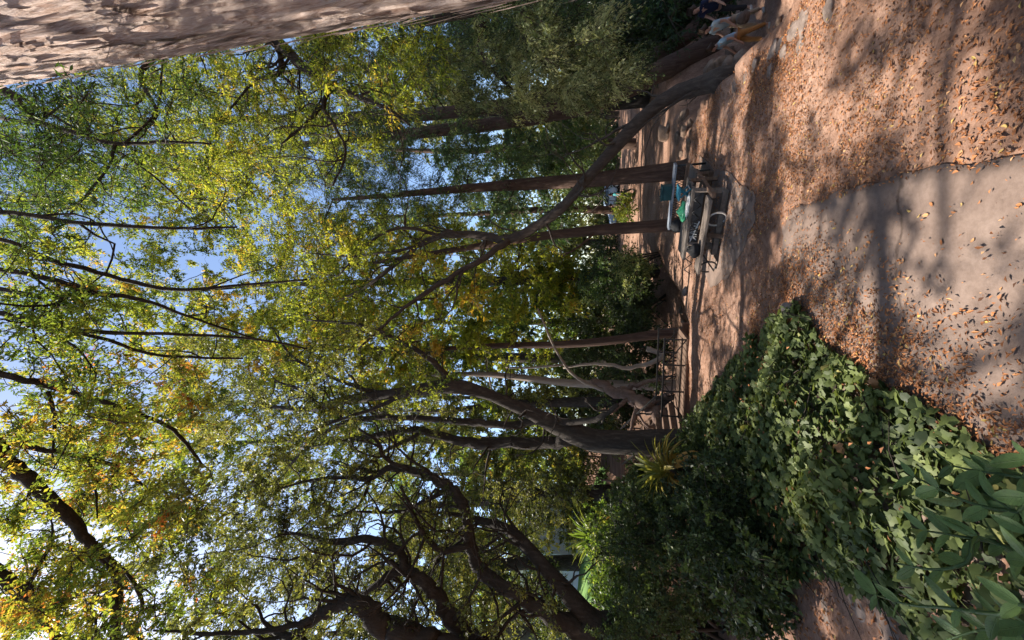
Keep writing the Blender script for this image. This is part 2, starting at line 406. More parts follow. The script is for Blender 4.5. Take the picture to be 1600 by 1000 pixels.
def sprouts(limbs, n, r, rmax=.03, length=(.6, 1.8), depth=2):
    """crooked side branches along the limbs, with their own side branches"""
    mb = MB(); todo = []
    W = np.concatenate([np.full(len(R), i) for i, (P, R) in enumerate(limbs)]); AP = np.vstack([l[0] for l in limbs]); AR = np.concatenate([l[1] for l in limbs])
    ok = np.nonzero(AR < .16)[0]
    for i in r.choice(ok, n): todo.append((AP[i], AR[i], AP[min(i + 1, len(AP) - 1)] - AP[max(i - 1, 0)], r.uniform(*length), 0))
    out = []
    while todo:
        p, R0, tg, L, lv = todo.pop(); m = 8; st = L / m
        d = unit(unit(tg) * .5 + r.normal(size=3) * .75 + np.array((0, 0, .25))); P = [p]; cv = r.normal(size=3) * .25
        for q in range(m):
            d = unit(d + cv * .5 + r.normal(size=3) * .28 + np.array((0, 0, .05))); P.append(P[-1] + d * st)
            if r.random() < .3: cv = r.normal(size=3) * .3
        r0 = min(R0 * .6, rmax * (1 if lv == 0 else .5)); R = np.linspace(r0, max(.003, r0 * .15), m + 1); P = np.array(P)
        V, F = tube(P, R, 4); mb.add(V, F[:1]); out.append((P, R))
        if lv + 1 < depth:
            for q in r.choice(np.arange(2, m), 3): todo.append((P[q], R[q], P[q + 1] - P[q - 1], L * r.uniform(.35, .65), lv + 1))
    return mb, out
LEAF_GAIN, PER_GAIN = 1.1, 2.2
def tree(name, label, cat, base, limbs, spots, bark, leafm, leaf=.07, aspect=.5, rad=(.35, .7), tw=6, per=11, droop=.25, k=10, seed=1, jit=.14, group=None,
         rough=.12, vvar=.12, twig='twig', sub=5, thin=.9, gain=.018, world_limbs=(), crown_name='crown', keepout=None, flat=.6, worldC=None, tri=True, sprout=0):
    r = np.random.default_rng(seed)
    t = thing(name, label, cat, base, group)
    allP, allR = [], []
    for i, lb in enumerate(list(world_limbs) + list(limbs)):
        if i >= len(world_limbs): P, R = trace(lb)
        else:
            P = np.array([q[:3] for q in lb], float); R = np.array([q[3] for q in lb], float)
        if i == 0:                                    # the trunk goes down into the ground
            g = hz(P[0, 0], P[0, 1]) - .2
            if P[0, 2] > g: P = np.vstack([[P[0, 0], P[0, 1], g], P]); R = np.concatenate([[R[0] * 1.15], R])
        P, R = smooth_path(P, R, sub)
        if i: P[1:-1] += r.normal(size=P[1:-1].shape) * R[1:-1, None] * .18
        mb = MB(); V, F = tube(P, R, k if i == 0 else max(6, k - 2), rough); mb.add(V, F)
        mb.build('trunk' if i == 0 else 'limb', M[bark], t)
        allP.append(P); allR.append(R)
    if sprout:
        sb, so = sprouts(list(zip(allP, allR)), sprout, r)
        allP += [q[0] for q in so]; allR += [q[1] for q in so]
        tag(sb.build('side_branches', M[bark], t), kind='stuff')
    if spots:
        C, v = region(spots, r, jit) if worldC is None else worldC
        gp = C - np.array(sun_dir) * (C[:, 2:] / sun_dir.z)          # gaps in the canopy that let the sun through to the clearing
        n1 = vnoise(np.column_stack([gp[:, 0] * 1.5, gp[:, 1] * 1.9, gp[:, 0] * 0]), 91); n2 = vnoise(np.column_stack([gp[:, 0] * .8, gp[:, 1] * .9, gp[:, 0] * 0 + 4]), 92)
        near = (gp[:, 0] > -.75) & (gp[:, 0] < 3.8) & (gp[:, 1] > 1.9) & (gp[:, 1] < 3.9); mid = (gp[:, 0] > -1.5) & (gp[:, 0] < 3.6) & (gp[:, 1] > 4.7) & (gp[:, 1] < 7.6); far_ = (gp[:, 0] > 0) & (gp[:, 0] < 7) & (gp[:, 1] >= 8.5) & (gp[:, 1] < 16)
        kk = ~((C[:, 2] > 2) & ((near & ((n1 > .02) | ((gp[:, 0] < 0) & (gp[:, 1] > 2.8)))) | (mid & (n1 > .2)) | (far_ & (n2 > -.05)))); C, v = C[kk], v[kk]
        if keepout is not None:
            kk = ~keepout(C); C, v = C[kk], v[kk]
        rd = r.uniform(rad[0], rad[1], len(C))
        (V, F, va), (TV, TF) = foliage(C, rd, tw, per, leaf, aspect, droop, flat, v, vvar, r, thin, None if tri else 1.5, tri)
        tag(put(crown_name, V, [F], M[leafm], t, va, False), kind='stuff')
        gain *= 1.3
        mb = connect(C, np.vstack(allP), np.concatenate(allR), r, gain=gain); mb.add(TV, [TF])
        tag(mb.build('branches', M[twig], t), kind='stuff')
    return t

# ------------------------------------------------------------------ the ground
def sstep(x): x = np.clip(x, 0, 1); return x * x * (3 - 2 * x)
EX = np.array([-30, -6, -2.23, -.24, .71, 1.29, 2.57, 3.05, 3.41, 6]); EY = np.array([7.0, 7.2, 7.4, 7.5, 7.4, 8.06, 8.06, 7.66, 7.3, 6.5])
RY = np.array([-10, 1, 2.4, 3.19, 3.55, 4.02, 4.66, 5.2, 5.55, 6.2, 7.16, 9, 10.6, 12, 13.5, 16, 20, 60]); RX = np.array([9, 7, 4.4, 2.5, 2.47, 2.59, 2.86, 2.98, 3.15, 3.3, 3.45, 4.2, 5.0, 6.2, 8.2, 11, 14.5, 30])
LX = np.array([7.2, 9, 14.5, 20, 60]); LXX = np.array([-.6, -.3, 2.5, 4.5, 12])
def height(X, Y):
    X = np.asarray(X, float); Y = np.asarray(Y, float)
    wob = .18 * vnoise(np.stack([X * 1.3, Y * 1.3, X * 0], -1).reshape(-1, 3), 11).reshape(X.shape)
    beyond = sstep((Y - np.interp(X, EX, EY) + wob) / .55)
    h = -.5 * beyond
    # the creek on the right
    dr = X - np.interp(Y, RY, RX) + wob
    far = sstep((Y - 13.5) / 8)
    h = h - (2.3 + .5 * (1 - beyond)) * sstep(dr / (1.1 + .1 * np.maximum(Y - 5, 0))) * sstep((Y - .6) / 2.2) * (1 - .75 * far)
    # the dell on the left, behind the bridge
    dl = np.interp(Y, LX, LXX) - X + wob
    h = h - 1.1 * beyond * sstep(dl / 1.6) * (1 - sstep((Y - 14) / 10)) * (1 - sstep((-X - 4) / 3))
    # the bank rising on the left
    h = h + 2.4 * sstep((-X - 3.0 - .1 * np.maximum(0, 4 - Y)) / 9) * sstep((Y - .5) / 6) + .7 * beyond * sstep((-X - 4) / 4)
    h = h + .5 * sstep((Y - 22) / 10)
    P = np.stack([X, Y, X * 0], -1).reshape(-1, 3)
    n = (.035 * vnoise(P * .9, 1) + .014 * vnoise(P * 3.1, 2) + .006 * vnoise(P * 11, 3)).reshape(X.shape)
    rocky = sstep(dr / .5 + .9) * (1 - far) * sstep((Y - 2.6) / .8)
    n = n + rocky * (.10 * vnoise(P * 2.2, 4) + .06 * vnoise(P * 5.3, 5)).reshape(X.shape)
    return h + n * np.clip((Y + 2) / 3, .2, 1)
def hz(x, y): return float(height(np.array([x]), np.array([y]))[0])

def axis(lo, hi, flo, fhi, step, grow):
    a = list(np.arange(flo, fhi, step)); s = step; p = fhi
    while p < hi: a.append(p); s *= grow; p += s
    a.append(hi); s = step; p = flo - step
    while p > lo: a.insert(0, p); s *= grow; p -= s
    a.insert(0, lo); return np.array(a)
gx = axis(-260, 260, -3.2, 4.2, .06, 1.07); gy = axis(-60, 420, 1.2, 8.6, .06, 1.06)
GX, GY = np.meshgrid(gx, gy, indexing='ij'); GZ = height(GX, GY)
nx, ny = GX.shape; ii, jj = np.meshgrid(np.arange(nx - 1), np.arange(ny - 1), indexing='ij')
gq = np.stack([ii * ny + jj, (ii + 1) * ny + jj, (ii + 1) * ny + jj + 1, ii * ny + jj + 1], -1).reshape(-1, 4)
tag(put('ground', np.stack([GX, GY, GZ], -1).reshape(-1, 3), [gq], M['dirt']), kind='structure')

# the paved path: a thin slab with a worn edge
PRY = np.array([-6, 1.0, 1.87, 2.14, 2.52, 3.11, 3.96, 4.6]); PRX = np.array([.5, .6, .65, .71, .81, .89, .99, 1.0])
def path_right(y): return np.interp(y, PRY, PRX)
ys = np.arange(-6, 4.5, .05); us = np.linspace(0, 1, 40)
PX = np.zeros((len(us), len(ys))); PY = PX.copy()
for j, y in enumerate(ys):
    rgt = path_right(y) + .012 * math.sin(y * 9) + .008 * math.sin(y * 23 + 1); lft = -2.2 if y < 2.2 else max(-2.2, -2.2 + (y - 2.2) * .9)
    PX[:, j] = lft + (rgt - lft) * us; PY[:, j] = y + (.18 * np.sin(us * 7 + 1) + .1 * np.sin(us * 19)) * (1 if y > 4.2 else 0) * (y - 4.2) / .3
def path_z(X, Y): return np.maximum(height(X, Y), -.05) * .35 + .015 - .05 * sstep((Y - 3.3) / 1.2)
PZ = path_z(PX, PY)
top = np.stack([PX, PY, PZ], -1).reshape(-1, 3); a_, b_ = PX.shape
i2, j2 = np.meshgrid(np.arange(a_ - 1), np.arange(b_ - 1), indexing='ij')
pq = np.stack([i2 * b_ + j2, (i2 + 1) * b_ + j2, (i2 + 1) * b_ + j2 + 1, i2 * b_ + j2 + 1], -1).reshape(-1, 4)
edge = [(a_ - 1) * b_ + j for j in range(b_)] + [i * b_ + b_ - 1 for i in range(a_ - 2, -1, -1)]
low = top[edge] - np.array((0, 0, .09)) + np.array((.012, .012, 0)); n0 = len(top); ne = len(edge)
sk = np.array([(edge[i], n0 + i, n0 + i + 1, edge[i + 1]) for i in range(ne - 1)])
tag(put('paved_path', np.vstack([top, low]), [np.vstack([pq, sk])], M['path']), kind='structure')

# ------------------------------------------------------------------ big trunk at the right edge of the view
def big_trunk():
    t = thing('redwood_tree', 'massive pinkish shaggy-barked trunk close to the camera, rising along the right edge', 'tree', (3.11, 2.36, 0))
    cx, cy = 3.11, 2.36
    zz = np.linspace(-3.2, 12, 430); aa = np.linspace(0, 2 * math.pi, 170, endpoint=False)
    aa = aa + .55 * np.sin(aa - math.radians(215)) * -1          # more detail on the side that is seen
    A, Z = np.meshgrid(aa, zz)
    R = .862 - .033 * Z + .3 * np.exp(-(np.maximum(Z, -.6) + .6) / .55)
    Q = np.stack([np.cos(A) * 3.2, np.sin(A) * 3.2, Z * .17], -1).reshape(-1, 3)
    w1, w2 = vnoise(Q * np.array((.9, .9, 1.4)), 21), vnoise(Q * np.array((.9, .9, 1.4)) + 9, 26)
    Qw = Q + np.stack([w1, w2, w1], -1) * .28
    rdg = lambda f, g, sd: 1 - np.abs(vnoise(Qw * np.array((f, f, g)), sd)) * 1.9
    d = -.055 * np.clip(rdg(1.5, .5, 22), 0, 1) ** 3 - .03 * np.clip(rdg(3.6, 1.1, 23), 0, 1) ** 2.5 - .02 * np.clip(rdg(8, 2.2, 24), 0, 1) ** 2
    d = d + .018 * vnoise(Qw * np.array((1.2, 1.2, .5)), 27) + .008 * vnoise(Qw * np.array((9, 9, 5)), 25)
    R = R + d.reshape(R.shape)
    V = np.stack([cx + np.cos(A) * R, cy + np.sin(A) * R, Z], -1).reshape(-1, 3)
    k = len(aa); i = np.arange(len(zz) - 1)[:, None] * k; j = np.arange(k)[None]; jn = (j + 1) % k
    Fq = np.stack([i + j, i + jn, i + k + jn, i + k + j], -1).reshape(-1, 4)
    put('trunk', V, [Fq], M['bark_big'], t)
    rr = np.random.default_rng(40)
    mb = MB()                                        # shreds of bark that stand away from the trunk
    for _ in range(420):
        a = rr.uniform(math.pi * .75, math.pi * 1.6); z = rr.uniform(1.5, 9.5); L = rr.uniform(.1, .5); w = rr.uniform(.01, .035)
        R0 = .862 - .033 * z + .012; off = rr.uniform(.01, .03)
        P = np.array([(cx + math.cos(a + s * .06) * (R0 + off * s), cy + math.sin(a + s * .06) * (R0 + off * s), z + L * s) for s in np.linspace(0, 1, 4)])
        S = np.array((-math.sin(a), math.cos(a), 0)); ww = np.array([.3, 1, .9, .15]) * w
        V = np.vstack([P - S * ww[:, None], P + S * ww[:, None]]); mb.add(V, [np.array([(q, q + 4, q + 5, q + 1) for q in range(3)])])
    mb.build('bark_strips', M['bark_big'], t)
big_trunk()
# a root of the big trunk that reaches into the corner of the view

# ------------------------------------------------------------------ trees
def base_of(pt):
    p, t = at(*pt[:3]); return (p[0], p[1], p[2])
# leaning tree on the creek ledge
L0 = [(1122, 126, 5.85, 34), (1104, 130, 5.9, 28), (1050, 150, 6.1, 23), (1000, 188, 6.2, 21), (930, 265, 6.4, 18), (880, 322, 6.6, 15), (848, 347, 6.8, 14), (815, 366, 6.9, 13), (790, 376, 7.0, 12)]
tree('leaning_tree', 'slim dark tree leaning far left from the creek ledge, crossing the upright trunks', 'tree', base_of(L0[1]), [L0,
    [(800, 374, 6.95, 13), (750, 368, 7.2, 12), (705, 366, 7.4, 11), (660, 380, 7.7, 9), (615, 415, 8.1, 7), (560, 455, 8.6, 5), (500, 480, 9.2, 3)],
    [(795, 376, 6.95, 12), (745, 410, 6.8, 9), (690, 442, 6.7, 8), (640, 475, 6.6, 6), (600, 508, 6.5, 4), (560, 545, 6.4, 3)],
    [(690, 370, 7.5, 6), (650, 358, 7.3, 5), (610, 360, 7.2, 4), (570, 385, 7.2, 3), (530, 430, 7.3, 2.5)],
    [(650, 385, 7.7, 5), (600, 395, 8, 4), (545, 400, 8.3, 3), (480, 395, 8.7, 2)],
    [(880, 322, 6.6, 8), (905, 300, 6.3, 5), (912, 292, 6.2, 4)]],
    [(560, 450, 8.2, 130, 120, 130, .7), (450, 400, 8.6, 90, 90, 60, .7), (650, 560, 7, 60, 60, 12, .5)],
    'bark_lean', 'leaf_yellow', .055, .5, (.25, .5), 6, 11, .2, 14, 2, sprout=40, rough=.16)
# upright trunks behind the table
R4 = [(1085, 262, 8.6, 38), (1062, 267, 8.6, 29), (1000, 274, 8.7, 25), (900, 283, 8.9, 21), (800, 289, 9.1, 17), (700, 297, 9.3, 12), (600, 306, 9.6, 8), (520, 312, 9.8, 4)]
tree('redwood_tree', 'straight reddish trunk behind the right end of the picnic table', 'tree', base_of(R4[1]), [R4],
    [(640, 285, 9.6, 130, 65, 60, .45), (560, 300, 10, 120, 70, 60, .55), (820, 330, 10, 60, 40, 10, .5)], 'bark_red', 'leaf_conifer', .075, .22, (.35, .7), 7, 14, .5, 14, 3, rough=.08)
R5 = [(1075, 349, 9.2, 28), (1050, 352, 9.3, 21), (950, 358, 9.4, 17), (870, 366, 9.5, 14), (800, 376, 9.7, 12), (700, 392, 10, 9), (600, 408, 10.4, 6), (520, 420, 10.8, 3)]
tree('redwood_tree', 'thinner straight trunk rising behind the left part of the picnic table', 'tree', base_of(R5[1]), [R5,
    [(935, 358, 9.4, 4), (905, 385, 9.2, 3), (880, 400, 9, 2)]],
    [(620, 400, 11, 140, 80, 80, .66), (480, 400, 11.5, 90, 80, 60, .7), (760, 420, 11, 70, 50, 22, .6)], 'bark_red', 'leaf_yellow', .075, .45, (.35, .65), 7, 13, .3, 12, 4, rough=.08)
# redwoods beyond the creek
RA = [(1120, 76, 13.0, 40), (1095, 84, 13.0, 36), (1040, 108, 13.1, 31), (930, 160, 13.3, 26), (840, 182, 13.5, 23), (760, 195, 13.7, 20), (650, 208, 14, 16), (560, 217, 14.3, 12), (450, 228, 14.8, 8), (380, 236, 15.2, 4)]
tree('redwood_tree', 'thick reddish trunk beyond the creek, directly behind the leaning tree', 'tree', base_of(RA[1]), [RA],
    [(640, 240, 13.2, 120, 60, 50, .5), (480, 235, 13.8, 130, 70, 80, .55), (760, 250, 12.4, 90, 40, 26, .45)], 'bark_red', 'leaf_conifer', .09, .24, (.45, .9), 7, 14, .5, 16, 5, rough=.12)
RB = [(1100, 45, 14.2, 44), (1080, 60, 14.2, 38), (1010, 100, 14.3, 32), (930, 135, 14.5, 28), (820, 160, 14.8, 23), (700, 176, 15.2, 18), (560, 190, 15.8, 11), (430, 200, 16.4, 5)]
tree('redwood_tree', 'second reddish trunk beyond the creek, mostly hidden by hanging foliage', 'tree', base_of(RB[1]), [RB],
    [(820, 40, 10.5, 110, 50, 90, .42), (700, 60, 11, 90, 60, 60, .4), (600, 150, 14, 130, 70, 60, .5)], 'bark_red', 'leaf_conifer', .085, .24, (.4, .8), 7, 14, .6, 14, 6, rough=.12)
# hanging pale-leaved tree in front of the dark
H0 = [(1100, -60, 9.8, 40), (980, -40, 9.6, 30), (840, -10, 9.2, 24), (720, 20, 9, 18), (640, 40, 8.8, 10)]
tree('willow_leaved_tree', 'tree with drooping pale green leaf sprays over the creek, beside the big trunk', 'tree', (12, 9.8, -2.4), [H0,
    [(840, -10, 9.2, 10), (820, 60, 8.9, 7), (860, 110, 8.7, 4)], [(760, 10, 9.1, 10), (750, 80, 8.8, 7), (800, 140, 8.6, 4)], [(660, 38, 8.8, 9), (640, 100, 8.6, 6), (680, 170, 8.5, 3)]],
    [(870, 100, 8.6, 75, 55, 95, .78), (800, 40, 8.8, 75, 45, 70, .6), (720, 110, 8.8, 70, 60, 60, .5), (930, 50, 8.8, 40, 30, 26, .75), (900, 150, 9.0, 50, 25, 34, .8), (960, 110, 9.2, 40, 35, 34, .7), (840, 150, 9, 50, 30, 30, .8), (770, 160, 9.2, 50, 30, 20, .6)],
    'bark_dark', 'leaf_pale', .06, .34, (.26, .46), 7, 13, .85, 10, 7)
# yellow-green tree just behind the big trunk
Y0 = [(760, -190, 6.6, 50), (640, -110, 6.4, 40), (520, -40, 6.2, 34), (430, 45, 6.0, 22), (455, 85, 5.8, 15), (500, 125, 5.6, 12), (555, 150, 5.5, 9), (605, 170, 5.4, 6), (640, 195, 5.4, 3)]
tree('willow_leaved_tree', 'yellow-green tree whose dark crooked limb reaches out from behind the big trunk', 'tree', (9.0, 6.6, -2.2), [Y0,
    [(520, 135, 5.6, 8), (505, 165, 5.5, 7), (525, 200, 5.4, 5), (540, 240, 5.3, 4), (520, 290, 5.3, 3)],
    [(505, 165, 5.5, 6), (480, 190, 5.4, 5), (440, 225, 5.3, 3)],
    [(430, 45, 6, 10), (438, 110, 5.9, 7), (395, 130, 5.8, 4), (360, 170, 5.7, 3)],
    [(440, 118, 5.9, 5), (480, 150, 5.8, 3)],
    [(430, 45, 6, 12), (300, 60, 5.6, 9), (220, 110, 5.2, 7), (245, 180, 5.0, 5), (190, 225, 4.9, 3)]],
    [(250, 110, 6.6, 110, 45, 50, .5), (420, 60, 6.8, 100, 45, 50, .5), (120, 150, 5.8, 80, 40, 26, .4), (560, 40, 7, 90, 30, 30, .5), (590, 110, 6.4, 110, 75, 120, .5), (440, 150, 6.4, 80, 70, 70, .5), (330, 200, 6.2, 80, 90, 70, .6), (500, 230, 6.6, 90, 50, 50, .6), (370, 290, 6.8, 90, 60, 60, .62)],
    'bark_dark', 'leaf_yellow', .065, .28, (.25, .48), 6, 12, .4, 10, 8, sprout=50)
# branches with narrow leaves high up beside the big trunk
N0 = [(-260, 60, 3.6, 60), (-150, 100, 3.6, 40), (-40, 125, 3.7, 18), (20, 150, 3.8, 11), (60, 190, 3.9, 9), (120, 208, 4.0, 8), (180, 224, 4.1, 7), (260, 222, 4.3, 5), (330, 225, 4.5, 3)]
tree('narrow_leaved_tree', 'dark branches with narrow green leaves high up beside the big trunk', 'tree', (3.9, 3.6, 0), [[(760, -420, 4.6, 60), (500, -330, 4.3, 54), (200, -200, 3.9, 50), (-260, 60, 3.6, 44)], N0,
    [(180, 224, 4.1, 5), (170, 260, 4.2, 4), (130, 310, 4.2, 3), (105, 340, 4.2, 2)],
    [(195, 225, 4.1, 4), (245, 170, 4.4, 3), (255, 90, 4.6, 3)],
    [(0, 185, 4.2, 5), (60, 188, 4.0, 4), (110, 150, 4.0, 3)],
    [(-60, 100, 4, 8), (100, 190, 4.6, 4), (220, 260, 5, 3), (300, 330, 5.4, 2)]],
    [(60, 190, 4.2, 90, 70, 70, .3), (40, 270, 4.4, 80, 60, 55, .35), (150, 270, 4.6, 90, 60, 50, .42), (260, 170, 5, 80, 60, 40, .45), (60, 350, 4.8, 60, 50, 22, .35)],
    'bark_dark', 'leaf_green', .07, .24, (.22, .42), 6, 11, .3, 10, 9, thin=.85, tri=False)
# overhanging tree, its trunk is behind the camera
OV = [[(-1.9, -2.2, -.1, .34), (-1.8, -2.0, 2, .3), (-1.5, -1.4, 5, .27), (-1.0, -.4, 8, .24), (-.4, .9, 11, .2), (0, 2.2, 13, .15)],
      [(-1.6, -1.6, 4, .2), (-3.0, -.6, 6.5, .17), (-4.0, .6, 8.4, .14), (-4.4, 1.8, 9.3, .11)]]
tree('overhanging_tree', 'tree overhead whose long thin branches with autumn-tinted leaves hang into the top of the view', 'tree', (-1.9, -2.2, 0), [
    [(-300, 400, 2.6, 26), (-120, 360, 2.9, 14), (0, 332, 3.2, 8), (100, 345, 3.5, 7), (220, 355, 3.9, 6), (300, 357, 4.2, 5), (370, 355, 4.5, 3)],
    [(-300, 420, 2.6, 22), (-100, 385, 3.0, 10), (0, 375, 3.2, 7), (80, 405, 3.5, 7), (170, 430, 3.9, 7), (270, 453, 4.3, 6), (380, 445, 4.8, 4), (480, 437, 5.2, 3)],
    [(-100, 420, 3.0, 9), (0, 420, 3.2, 8), (90, 440, 3.5, 9), (150, 458, 3.7, 9), (220, 468, 4, 6), (310, 500, 4.4, 4), (400, 530, 5, 3)],
    [(-100, 440, 3.0, 9), (0, 452, 3.2, 8), (80, 464, 3.4, 8), (150, 458, 3.7, 7)],
    [(-150, 470, 2.8, 12), (0, 490, 3.1, 9), (100, 512, 3.4, 8), (180, 520, 3.7, 7), (280, 522, 4.1, 5), (400, 530, 4.7, 4), (480, 545, 5.2, 3)],
    [(90, 510, 3.4, 6), (170, 532, 3.7, 6), (230, 552, 4.0, 5), (300, 558, 4.3, 4), (380, 560, 4.8, 3)],
    [(-200, 520, 2.7, 18), (0, 583, 3.1, 11), (80, 604, 3.4, 10), (150, 625, 3.6, 9), (215, 645, 3.9, 7), (270, 672, 4.2, 6), (300, 705, 4.4, 5), (318, 728, 4.5, 3)],
    [(-100, 660, 2.9, 12), (0, 690, 3.2, 10), (60, 702, 3.4, 9), (130, 715, 3.7, 7), (190, 732, 3.9, 6), (220, 755, 4.1, 4), (240, 776, 4.2, 3)],
    [(-220, 600, 2.6, 40), (-60, 660, 2.8, 28), (0, 700, 3.0, 20), (40, 748, 3.2, 19), (100, 800, 3.4, 17), (140, 845, 3.6, 13), (175, 890, 3.8, 10), (187, 930, 3.9, 8), (183, 990, 4.0, 7), (180, 1050, 4.0, 5)],
    [(120, 822, 3.5, 9), (165, 868, 3.7, 8), (205, 905, 3.9, 6), (222, 945, 4.0, 5), (208, 990, 4.1, 3)],
    [(-160, 780, 2.7, 34), (-60, 850, 2.9, 24), (0, 900, 3.1, 18), (45, 930, 3.2, 17), (70, 962, 3.3, 17), (95, 1005, 3.4, 14), (140, 1060, 3.5, 8)],
    [(75, 612, 3.4, 5), (85, 650, 3.5, 5), (82, 720, 3.6, 3)],
    [(140, 720, 3.7, 4), (150, 770, 3.8, 3), (152, 810, 3.8, 2)]],
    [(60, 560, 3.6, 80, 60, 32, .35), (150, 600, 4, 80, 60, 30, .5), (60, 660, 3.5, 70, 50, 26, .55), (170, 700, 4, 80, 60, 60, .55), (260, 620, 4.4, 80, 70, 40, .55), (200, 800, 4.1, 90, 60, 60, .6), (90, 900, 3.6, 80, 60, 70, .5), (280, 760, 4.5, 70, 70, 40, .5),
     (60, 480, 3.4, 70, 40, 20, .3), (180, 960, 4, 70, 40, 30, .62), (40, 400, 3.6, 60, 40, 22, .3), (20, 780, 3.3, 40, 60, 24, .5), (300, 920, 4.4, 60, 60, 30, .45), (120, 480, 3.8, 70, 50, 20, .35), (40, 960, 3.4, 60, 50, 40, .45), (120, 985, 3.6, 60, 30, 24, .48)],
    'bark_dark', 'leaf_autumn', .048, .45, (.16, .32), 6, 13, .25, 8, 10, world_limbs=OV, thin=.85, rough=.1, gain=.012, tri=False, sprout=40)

# tree added left of the view, leaf clusters set sunward to shade chosen ground
def side_shade_tree():
    r = np.random.default_rng(13); sd = np.array(sun_dir); C = []
    for gx_, gy_, rx, ry, n in [(-2.3, 3.2, .6, .6, 26), (-1.95, 3.3, 1.2, 1.7, 85), (-1.1, 1.4, .9, .7, 40), (.2, 1.45, 1.0, .4, 24), (.1, 2.7, .9, 1.0, 9), (1.9, 2.6, 1.1, 1.0, 16), (-2.6, 6, 1.2, 1.2, 30), (1.0, 4.3, 1.8, .42, 44)]:
        for _ in range(n):
            a, q = r.uniform(0, 6.28), math.sqrt(r.random()); z = r.uniform(5.5, 9.5)
            C.append(np.array((gx_ + rx * q * math.cos(a), gy_ + ry * q * math.sin(a), 0)) + sd * (z / sd[2]))
    C = np.array(C)
    tree('oak_tree', 'leafy tree added left of the ivy bed to cast shade, reaching in from outside the view', 'tree', (-6.6, 2.6, hz(-6.6, 2.6)), [], [1], 'bark_grey', 'leaf_oak', .06, .55, (.22, .42), 6, 10, .15, 12, 13,
         world_limbs=[[(-6.6, 2.6, .2, .34), (-6.5, 2.7, 2, .28), (-6.2, 3.0, 4, .24), (-6.0, 3.6, 6, .18), (-5.6, 4.2, 8, .1), (-5.2, 4.6, 9.4, .05)], [(-6.2, 3.0, 4, .16), (-5.2, 2.8, 5.6, .12), (-4.2, 3.0, 6.8, .07), (-3.4, 3.4, 7.6, .03)], [(-6.1, 3.4, 5.2, .14), (-6.6, 4.6, 6.6, .1), (-6.8, 5.8, 7.6, .05)]], worldC=(C, r.uniform(.35, .65, len(C))))
side_shade_tree()
def rear_shade_tree(label, x, y, cx, cy, cz, ex, ey, ez, n, seed):  # unseen crowns added behind the camera to dim skylight on the near ground
    r = np.random.default_rng(seed); d = unit(r.normal(size=(n, 3))) * (r.random((n, 1)) ** .4); C = np.array((cx, cy, cz)) + d * np.array((ex, ey, ez)); C = C[(C[:, 1] < .9) & (C[:, 2] > 2.3)]
    tree('oak_tree', label, 'tree', (x, y, hz(x, y)), [], [1], 'bark_grey', 'leaf_oak', .15, .55, (.5, .85), 6, 8, .2, 10, seed, world_limbs=[[(x, y, .1, .32), (x + .1, y, 2.5, .26), (x * .7 + cx * .3, y * .6 + cy * .4, 4.5, .2), (cx, cy, cz, .1)], [(x + .1, y, 2.5, .16), (cx + ex * .4, cy - .5, cz - .5, .06)]], worldC=(C, r.uniform(.3, .6, len(C))))
rear_shade_tree('unseen leafy tree added on the left behind the camera to cut sky light', -4.2, -2.8, -3.2, -2.6, 5.6, 4.2, 3.4, 3.0, 130, 14)
rear_shade_tree('unseen leafy tree added on the right behind the camera to cut sky light', 3.6, -3.4, 2.6, -3.0, 5.8, 4.0, 3.4, 3.0, 120, 15)
# main tree left of the middle
A0 = [(1110, 694, 7.6, 58), (1070, 691, 7.6, 42), (1000, 691, 7.6, 38), (935, 688, 7.6, 34), (895, 676, 7.6, 34), (862, 662, 7.6, 26), (830, 645, 7.5, 21), (795, 630, 7.4, 19), (750, 612, 7.3, 19), (705, 603, 7.2, 21), (640, 612, 7.2, 16), (590, 618, 7.3, 14), (530, 627, 7.4, 12), (480, 640, 7.6, 10), (430, 636, 7.8, 6), (390, 630, 8, 3)]
tree('oak_tree', 'dark trunk forking into long upright limbs, rising beside the ivy bed', 'tree', base_of(A0[1]), [A0,
    [(900, 680, 7.6, 24), (862, 692, 7.8, 20), (810, 690, 8, 18), (760, 694, 8.1, 17), (715, 688, 8.2, 14), (670, 676, 8.2, 12), (640, 672, 8.2, 10), (590, 680, 8.3, 8), (530, 690, 8.4, 7), (470, 700, 8.5, 4)],
    [(850, 655, 7.6, 13), (800, 664, 7.8, 12), (740, 660, 7.9, 11), (690, 656, 8, 10), (620, 652, 8.1, 9), (560, 655, 8.2, 8), (510, 675, 8.3, 6), (460, 720, 8.4, 4), (430, 760, 8.5, 3)],
    [(710, 600, 7.2, 11), (690, 580, 7, 9), (660, 553, 6.9, 8), (620, 530, 6.8, 6), (580, 512, 6.7, 5), (530, 504, 6.7, 4), (480, 500, 6.7, 2.5)],
    [(605, 617, 7.3, 8), (560, 605, 7.4, 6), (520, 590, 7.5, 5), (460, 560, 7.7, 4), (430, 520, 7.9, 2.5)],
    [(640, 613, 7.2, 7), (580, 640, 7.2, 6), (520, 660, 7.2, 5), (450, 690, 7.2, 3)],
    [(500, 634, 7.5, 6), (470, 610, 7.5, 4), (430, 595, 7.6, 3)],
    [(660, 676, 8.2, 7), (610, 700, 8.0, 6), (560, 730, 7.9, 4), (500, 750, 7.9, 3)],
    [(860, 664, 7.6, 9), (930, 655, 7.2, 9), (965, 632, 7.1, 7)]],
    [(480, 620, 7.6, 110, 80, 75, .55), (400, 690, 8, 90, 90, 75, .55), (560, 700, 8.4, 90, 70, 55, .5), (560, 540, 7, 80, 50, 40, .58), (660, 640, 8.2, 60, 60, 22, .45), (330, 600, 8, 80, 90, 60, .62)],
    'bark_grey', 'leaf_oak', .05, .55, (.2, .44), 6, 11, .15, 14, 11, rough=.14, sprout=70)
